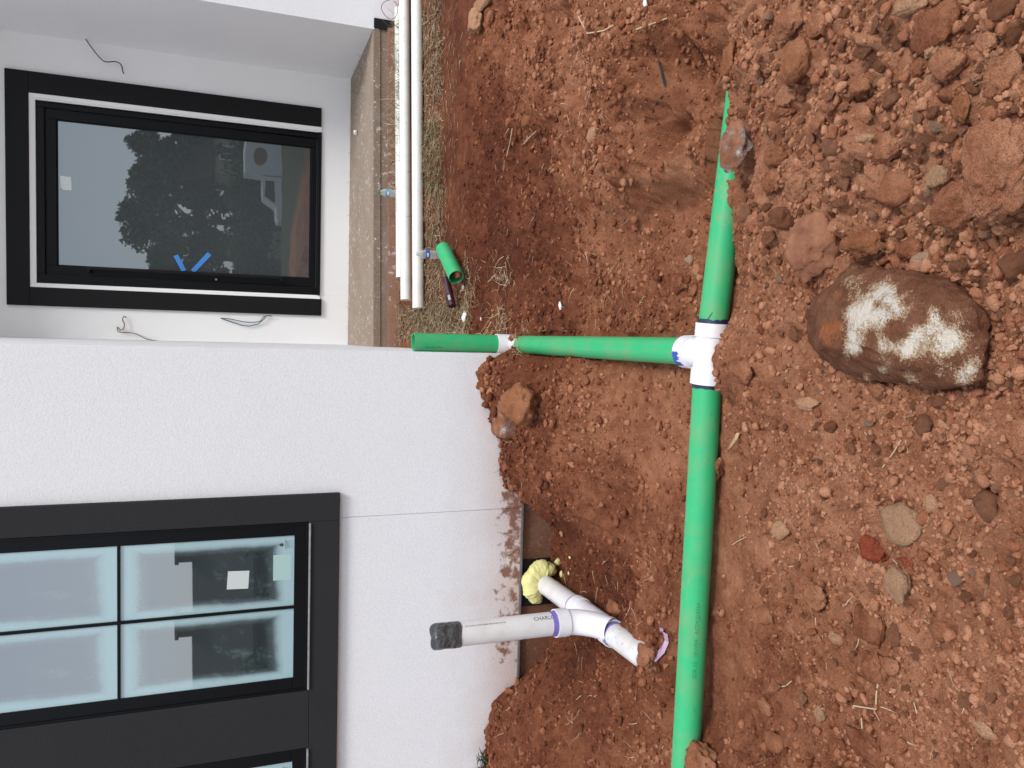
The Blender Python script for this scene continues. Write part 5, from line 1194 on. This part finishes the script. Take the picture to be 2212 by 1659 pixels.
# weed at the wall on the far left
wp = atY(1048, 1652, YW - .10); wp[2] = zat(wp[0], wp[1])[0]; wd = thing('weed', wp, 'dark green leafy weed growing against the wall at the bottom border', 'plant')
R = np.random.RandomState(9)
for i in range(9):
    a = R.uniform(-.9, .9); L = R.uniform(.09, .17); P = [Vector((0, 0, 0))]; hd = Vector((math.sin(a) * .8, -.25 + R.uniform(-.2, .2), .9)).normalized()
    for j in range(7): P.append(P[-1] + hd * L / 7); hd = (hd + Vector((math.sin(a) * .14, 0, -.06))).normalized()
    k = MB(); k.sweep(P, [.0022 * (1 - .1 * j) for j in range(8)], 5); st = k.build('stem', M['weed'], wd); k = MB()
    for j in range(1, 8):
        for _ in range(3):
            dv = Vector(R.normal(size=3)); dv.z = abs(dv.z) * .5; dv.normalize(); s_ = dv.cross(Vector((0, 0, 1))).normalized() * .0045; ln = R.uniform(.025, .05)
            b0 = P[j]; k.add([b0, b0 + dv * ln * .5 + s_, b0 + dv * ln + Vector((0, 0, -.008)), b0 + dv * ln * .5 - s_], [(0, 1, 2, 3)])
    k.build('leaf', M['weed'], st)
clump('twig_tuft', 1046, 1528, .02, 14, 'few dead twigs sticking out of the soil against the wall left of the cleanout', 51, 'straw', .25, (.05, .11), 'twig')
# crumbs of foam and plaster, plastic scrap
def bit(name, x, y, r, m, lab, cat, seed, stretch=(1.2, .9, .6), lift=.4):
    p = hit(x, y)
    if x < 1240 and 1150 < y < 1250 and p[1] > YW - .03: p = atY(x, y, YW - .02)
    V = rock_shape(seed, 3, 6, .12) * np.array(stretch) * r
    return tag(new_obj(name, mesh_np(name, V, ICO[3][1], M[m], True), None, (p[0], p[1], p[2] + r * lift)), lab, cat)
bit('foam_scrap', 1208, 1213, .026, 'foam', 'largest scrap of yellow foam fallen beside the foam bulge', 'foam', 61, (1, .8, .9))
bit('foam_scrap', 1215, 1240, .020, 'foam', 'flat scrap of yellow foam below the largest scrap', 'foam', 62, (1.1, .8, .5))
bit('foam_scrap', 1232, 1203, .010, 'foam', 'small yellow foam crumb, topmost of the scraps by the foam bulge', 'foam', 63)
bit('foam_scrap', 1230, 1238, .011, 'foam', 'small yellow foam crumb lying farthest right in the pit', 'foam', 64)
bit('foam_scrap', 1216, 1153, .024, 'clod_tan', 'ochre foam scrap lying in the pit well above the foam bulge', 'foam', 65, (.8, .7, .4))
for i, (x, y, r, lab) in enumerate([(1006, 684, .030, 'white lump of plaster on the grass edge beside the green riser'), (1003, 622, .017, 'small white plaster chip below the maroon tube'), (1480, 1478, .014, 'white plaster crumb close to the green pipe near the bottom border'), (1040, 690, .012, 'white plaster fleck beside the straw tangle'), (1214, 660, .020, 'pale chip of stone on the trench floor above the green branch pipe'), (1397, 8, .02, 'white scrap lying right of the white pipes at the photo top')]):
    bit('plaster_chip', x, y, r, 'plaster', lab, 'plaster', 70 + i, (1.3, .9, .5))
bit('paper_scrap', 769, 288, .028, 'plaster', 'crumpled white scrap on the porch slab by the wall corner', 'paper', 81, (.8, .8, .7)).location = tuple(atz(768, 286, .045))
tag(blades(130, lambda R, n: (np.clip(R.normal(2.45, .10, n), 2.2, 2.6), R.uniform(7.2, 7.85, n)), .03, .09, .0020, .95, 82, 'dead_grass', M['straw'], .3, .01, None, lambda x, y: np.full_like(x, .025)), kind='stuff')
tag(blades(110, lambda R, n: (R.uniform(0.0, 2.5, n), R.uniform(7.78, 7.88, n)), .02, .07, .0020, .95, 83, 'dead_grass', M['straw'], .3, .01, None, lambda x, y: np.full_like(x, .032)), kind='stuff')
# plaster slurry splashed along the footing and corner
P_ = [atz(x, y, -.57 + .02) for x, y in ((1415, 1366), (1426, 1370), (1431, 1388), (1430, 1408), (1424, 1424), (1404, 1419))]
k = MB(); vs = []
for i, q in enumerate(P_):
    zz = zat(q[0], q[1])[0]
    for s_ in (0, 1, 2): vs.append((q[0] + rnd.uniform(-.004, .004) + .006 * s_, q[1] + .014 * (s_ - 1), zz + .004 + .005 * (s_ == 1) + rnd.uniform(0, .012)))
for i in range(5):
    for s_ in (0, 1): k.add([vs[3 * i + s_], vs[3 * i + s_ + 1], vs[3 * i + 4 + s_], vs[3 * i + 3 + s_]], [(0, 1, 2, 3)], True)
tag(k.build('plastic_scrap', M['scrap']), 'crumpled strip of purple film where the sewer pipe enters the soil', 'scrap')

# ================================================================== THE STREET BEHIND THE CAMERA (seen in the glass)
M['bark'] = plain('bark', (.07, .05, .038), .9, .2, (12, .6, .02), 0, .3, 6); 
M['foliage'] = blades_mat('tree_leaves', [(0, (.028, .042, .020)), (.5, (.048, .072, .030)), (1, (.080, .105, .045))])
def leaf_cloud(R, centers, radii, N, size):
    c = R.randint(len(centers), size=N); D = R.normal(size=(N, 3)); D /= np.linalg.norm(D, axis=1, keepdims=True)
    P = np.array(centers)[c] + D * (np.array(radii)[c] * (R.rand(N) ** .45))[:, None]
    A = R.normal(size=(N, 3)); A /= np.linalg.norm(A, axis=1, keepdims=True); B = np.cross(A, R.normal(size=(N, 3))); B /= np.linalg.norm(B, axis=1, keepdims=True)
    s = size * R.uniform(.6, 1.4, N)[:, None]
    V = np.stack([P - A * s, P + B * s * .6, P + A * s, P - B * s * .6], 1).reshape(-1, 3); F = np.arange(4 * N).reshape(-1, 4); return V, F
def gz_(x, y): return float(ground_height(np.array([x]), np.array([y]), False)[0][0])
def tree(x, y, top, half, lab, seed, N=3800, low=.25):
    R = np.random.RandomState(seed); g0 = gz_(x, y); H = top - g0
    o = thing('tree', (x, y, g0), lab, 'tree', 'trees across the street')
    k = MB(); k.sweep([(0, 0, -.1), (.1, 0, H * .3), (0, .1, H * .6), (.1, 0, H * .85)], [H * .028, H * .022, H * .013, H * .005], 10)
    for i in range(7):
        a = R.uniform(0, 6.28); z = H * R.uniform(.28, .65); e = Vector((math.cos(a), math.sin(a), .7)) * half * R.uniform(.6, .9); k.sweep([(0, 0, z), Vector((0, 0, z)) + e * .5, Vector((0, 0, z)) + e], [H * .009, H * .006, H * .002], 6)
    k.build('trunk', M['bark'], o)
    cs, rs = [], []
    for i in range(40):
        t = R.rand(); z = H * (low + (0.93 - low) * t); wr = half * math.sqrt(max(0, 1 - ((t - .38) / .66) ** 2)); a = R.uniform(0, 6.28); q = R.rand() ** .5
        cs.append((math.cos(a) * wr * q, math.sin(a) * wr * q, z)); rs.append(half * R.uniform(.16, .34))
    cs.append((R.uniform(-.1, .1) * half, 0, H * .93)); rs.append(H * .07)
    V, F = leaf_cloud(R, cs, rs, N, .21); new_obj('crown', mesh_np('crown', V, F, M['foliage']), o)
def mz(x, y, Ym, Y): return mirrored(x, y, Ym, Y)
for i, (yc, xt, hw, Y, lab) in enumerate([(1000, 540, 4.3, -50, 'broad dark tree with the highest crown reflected in the door glass'), (840, 590, 2.6, -54, 'narrower tree just above the broad one in the door reflection'), (660, 575, 2.4, -47, 'tall loose tree at the top of the reflection in the door glass'), (1190, 680, 2.6, -56, 'lower tree at the bottom of the reflection in the door glass'), (1400, 640, 4.0, -60, 'tree beyond the bottom edge of the door reflection'), (420, 560, 4.0, -60, 'tree beyond the top edge of the door reflection')]):
    q = mz(xt * S1, yc * S1, YD, Y); tree(q[0], Y, q[2], hw, lab, 200 + i, 9500, .14)
def shrub(x, y, h, r, lab, seed):
    R = np.random.RandomState(seed); g0 = gz_(x, y); o = thing('shrub', (x, y, g0), lab, 'shrub', 'shrubs along the street')
    k = MB(); k.sweep([(0, 0, -.05), (.03, 0, h * .6)], [.06, .02], 6); k.build('stem', M['bark'], o)
    V, F = leaf_cloud(R, [(R.uniform(-.5, .5) * r, R.uniform(-.5, .5) * r, h * R.uniform(.25, .8)) for _ in range(9)], [r * .5] * 9, 1500, .14); new_obj('foliage', mesh_np('foliage', V, F, M['foliage']), o)
for i, yc in enumerate((1300, 1200, 1100, 1000, 910, 820, 730)):
    q = mz(1000 * S1, yc * S1, YD, -42); shrub(q[0], -42 - (i % 2), 4.2 + (i % 3) * .5, 1.8, ['bushy', 'low', 'tall', 'sparse', 'round', 'ragged', 'small'][i] + ' dark shrub in the hedge across the street', 300 + i)
M['siding'] = plain('beige_siding', (.42, .36, .27), .8, .2, None, 0, .06, 2); M['shingle'] = plain('dark_shingles', (.045, .043, .042), .9, .2, (6, .5, .02), 0, .3, 3)
M['brick_dark'] = plain('dark_brick', (.10, .05, .04), .9, .2, (4, .5, .02), 0, .3, 3); M['pane_dark'] = plain('dark_pane', (.02, .025, .03), .1, .6); M['truck_white'] = plain('white_truck_paint', (.72, .73, .74), .3, .5)
M['tyre'] = plain('tyre', (.015, .015, .015), .8); M['hub'] = plain('wheel_hub', (.5, .5, .5), .4, .5, None, .8)
def cottage(x, y, g0, w, d, h, ridge, lab, wallm, wins, chim=()):
    o = thing('neighbour_house', (x, y, g0), lab, 'house'); k = MB(); k.box(-w / 2, w / 2, -d, 0, -.5, h); k.build('wall', wallm, o)
    k = MB(); e = .35
    k.add([(-w / 2 - e, .0 + e, h), (w / 2 + e, e, h), (w / 2 + e, -d / 2, ridge), (-w / 2 - e, -d / 2, ridge), (-w / 2 - e, -d - e, h), (w / 2 + e, -d - e, h)] + [(-w / 2 - e, e, h - .15), (w / 2 + e, e, h - .15), (-w / 2 - e, -d - e, h - .15), (w / 2 + e, -d - e, h - .15)],
          [(0, 1, 2, 3), (3, 2, 5, 4), (6, 7, 1, 0), (4, 5, 9, 8), (6, 0, 3, 4, 8), (1, 7, 9, 5, 2), (8, 9, 7, 6)])
    rf = k.build('roof', M['shingle'], o)
    for cx, top, cw in chim: k = MB(); k.box(cx - cw / 2, cx + cw / 2, -d / 2 - .4, -d / 2 + .4, h, top); k.box(cx - cw / 2 - .08, cx + cw / 2 + .08, -d / 2 - .48, -d / 2 + .48, top + .002, top + .14); k.build('chimney', M['brick_dark'], rf)
    for wx, wz, ww, wh in wins:
        f = MB()
        for (a, b, c, d_) in ((wx - ww / 2 - .08, wx + ww / 2 + .08, wz - .08, wz), (wx - ww / 2 - .08, wx + ww / 2 + .08, wz + wh, wz + wh + .08), (wx - ww / 2 - .08, wx - ww / 2, wz + .001, wz + wh - .001), (wx + ww / 2, wx + ww / 2 + .08, wz + .001, wz + wh - .001), (wx - .02, wx + .02, wz + .001, wz + wh - .001)): f.box(a, b, .001, .06, c, d_)
        f_ = f.build('window', M['white_trim'], o); MB().box(wx - ww / 2, wx + ww / 2, .002, .03, wz + .001, wz + wh - .001).build('pane', M['pane_dark'], f_)
    return o
q = mz(870 * S1, 690 * S1, YD, -44.5)
cottage(q[0] + 2.2, -44.5, gz_(q[0], -44.5), 7.5, 6.5, 5.2, 7.4, 'beige house across the street reflected in the door glass', M['siding'], [(-2.2, 3.3, .9, 1.3), (0, 3.3, .9, 1.3), (-2.2, .9, .9, 1.3), (2.2, 3.3, .9, 1.3), (2.2, .9, .9, 1.3)])
qa, qb = mz(416, 1165, YW, -24), mz(416, 1560, YW, -24); c1, c2 = mz(388, 1190, YW, -24), mz(388, 1350, YW, -24); xm = (qa[0] + qb[0]) / 2; g0 = gz_(xm, -21)
cottage(xm - 1.0, -21, g0, abs(qb[0] - qa[0]) + 7, 6, qa[2] - g0 - 2.2, qa[2] - g0, 'dark roofed house with two chimneys reflected in the left window', M['brick_dark'], [], [(c1[0] - xm + 1.0, c1[2] - g0, .7), (c2[0] - xm + 1.0, c2[2] - g0, .7)])
for i in range(5):
    shrub(xm - 5.5 + 2.6 * i, -19.2 - .5 * (i % 2), 1.6 + .35 * (i % 3), 1.3, ['thin', 'broad', 'tall', 'drooping', 'compact'][i] + ' shrub before the dark roofed house with two chimneys', 400 + i)
# box truck parked across the street
ta, tb_ = mz(1340 * S1, 1035 * S1, YD, -36), mz(1340 * S1, 560 * S1, YD, -36); g0 = gz_((ta[0] + tb_[0]) / 2, -36); u0, u1 = sorted((ta[0], tb_[0])); L = u1 - u0
ut = mz(1140 * S1, 700 * S1, YD, -36)[2] - g0; cabx = mz(1200 * S1, 812 * S1, YD, -36)[0]
front_left = True
tr = thing('box_truck', (u0, -36, g0), 'white box truck parked across the street, reflected low in the door glass', 'truck')
cl = cabx - u0; ut = max(ut, 2.4)
k = MB(); k.box(cl + .05, L, -2.2, 0, .75, ut, .10); k.build('cargo_box', M['truck_white'], tr)
k = MB(); k.box(cl + .3, L - .2, -2.201, -2.2005 + .02, .8, .9); k.box(.3, L, -1.9, -.3, .5, .74); k.build('chassis', M['tyre'], tr)
k = MB(); prof = [(.0, .45), (.0, 1.0), (.25, 1.12), (.95, 1.2), (1.45, 1.95), (cl, 2.05), (cl, .45)]
k.add([(x, 0 - .05, z) for x, z in prof] + [(x, -2.1, z) for x, z in prof], [tuple(reversed(range(7))), tuple(range(7, 14))] + [(i, (i + 1) % 7, (i + 1) % 7 + 7, i + 7) for i in range(7)])
cab = k.build('cab', M['truck_white'], tr); k = MB(); k.add([(1.1, -.048, 1.25), (cl - .25, -.048, 1.25), (cl - .25, -.048, 1.85), (1.5, -.048, 1.85), (1.1, -.044, 1.25), (cl - .25, -.044, 1.25), (cl - .25, -.044, 1.85), (1.5, -.044, 1.85)], [(4, 5, 6, 7), (0, 3, 2, 1), (0, 1, 5, 4), (1, 2, 6, 5), (2, 3, 7, 6), (3, 0, 4, 7)]); k.build('side_window', M['pane_dark'], cab)
k = MB(); k.rings([[(L * .62 + math.cos(a) * .55, y_, ut * .68 + math.sin(a) * .42) for a in (2 * PI * i / 24 for i in range(24))] for y_ in (.0005, .004)], True, True, False); k.build('emblem', plain('brown_emblem', (.22, .11, .06), .5), tr)
for wx in (.75, L - 1.0):
    for yy in (-.02, -2.0):
        k = MB(); k.sweep([(wx, yy - .22, .4), (wx, yy, .4)], .4, 20); wh = k.build('wheel', M['tyre'], tr); k = MB(); k.sweep([(wx, yy + .001, .4), (wx, yy + .015, .4)], .2, 16); k.build('hub_cap', M['hub'], wh)
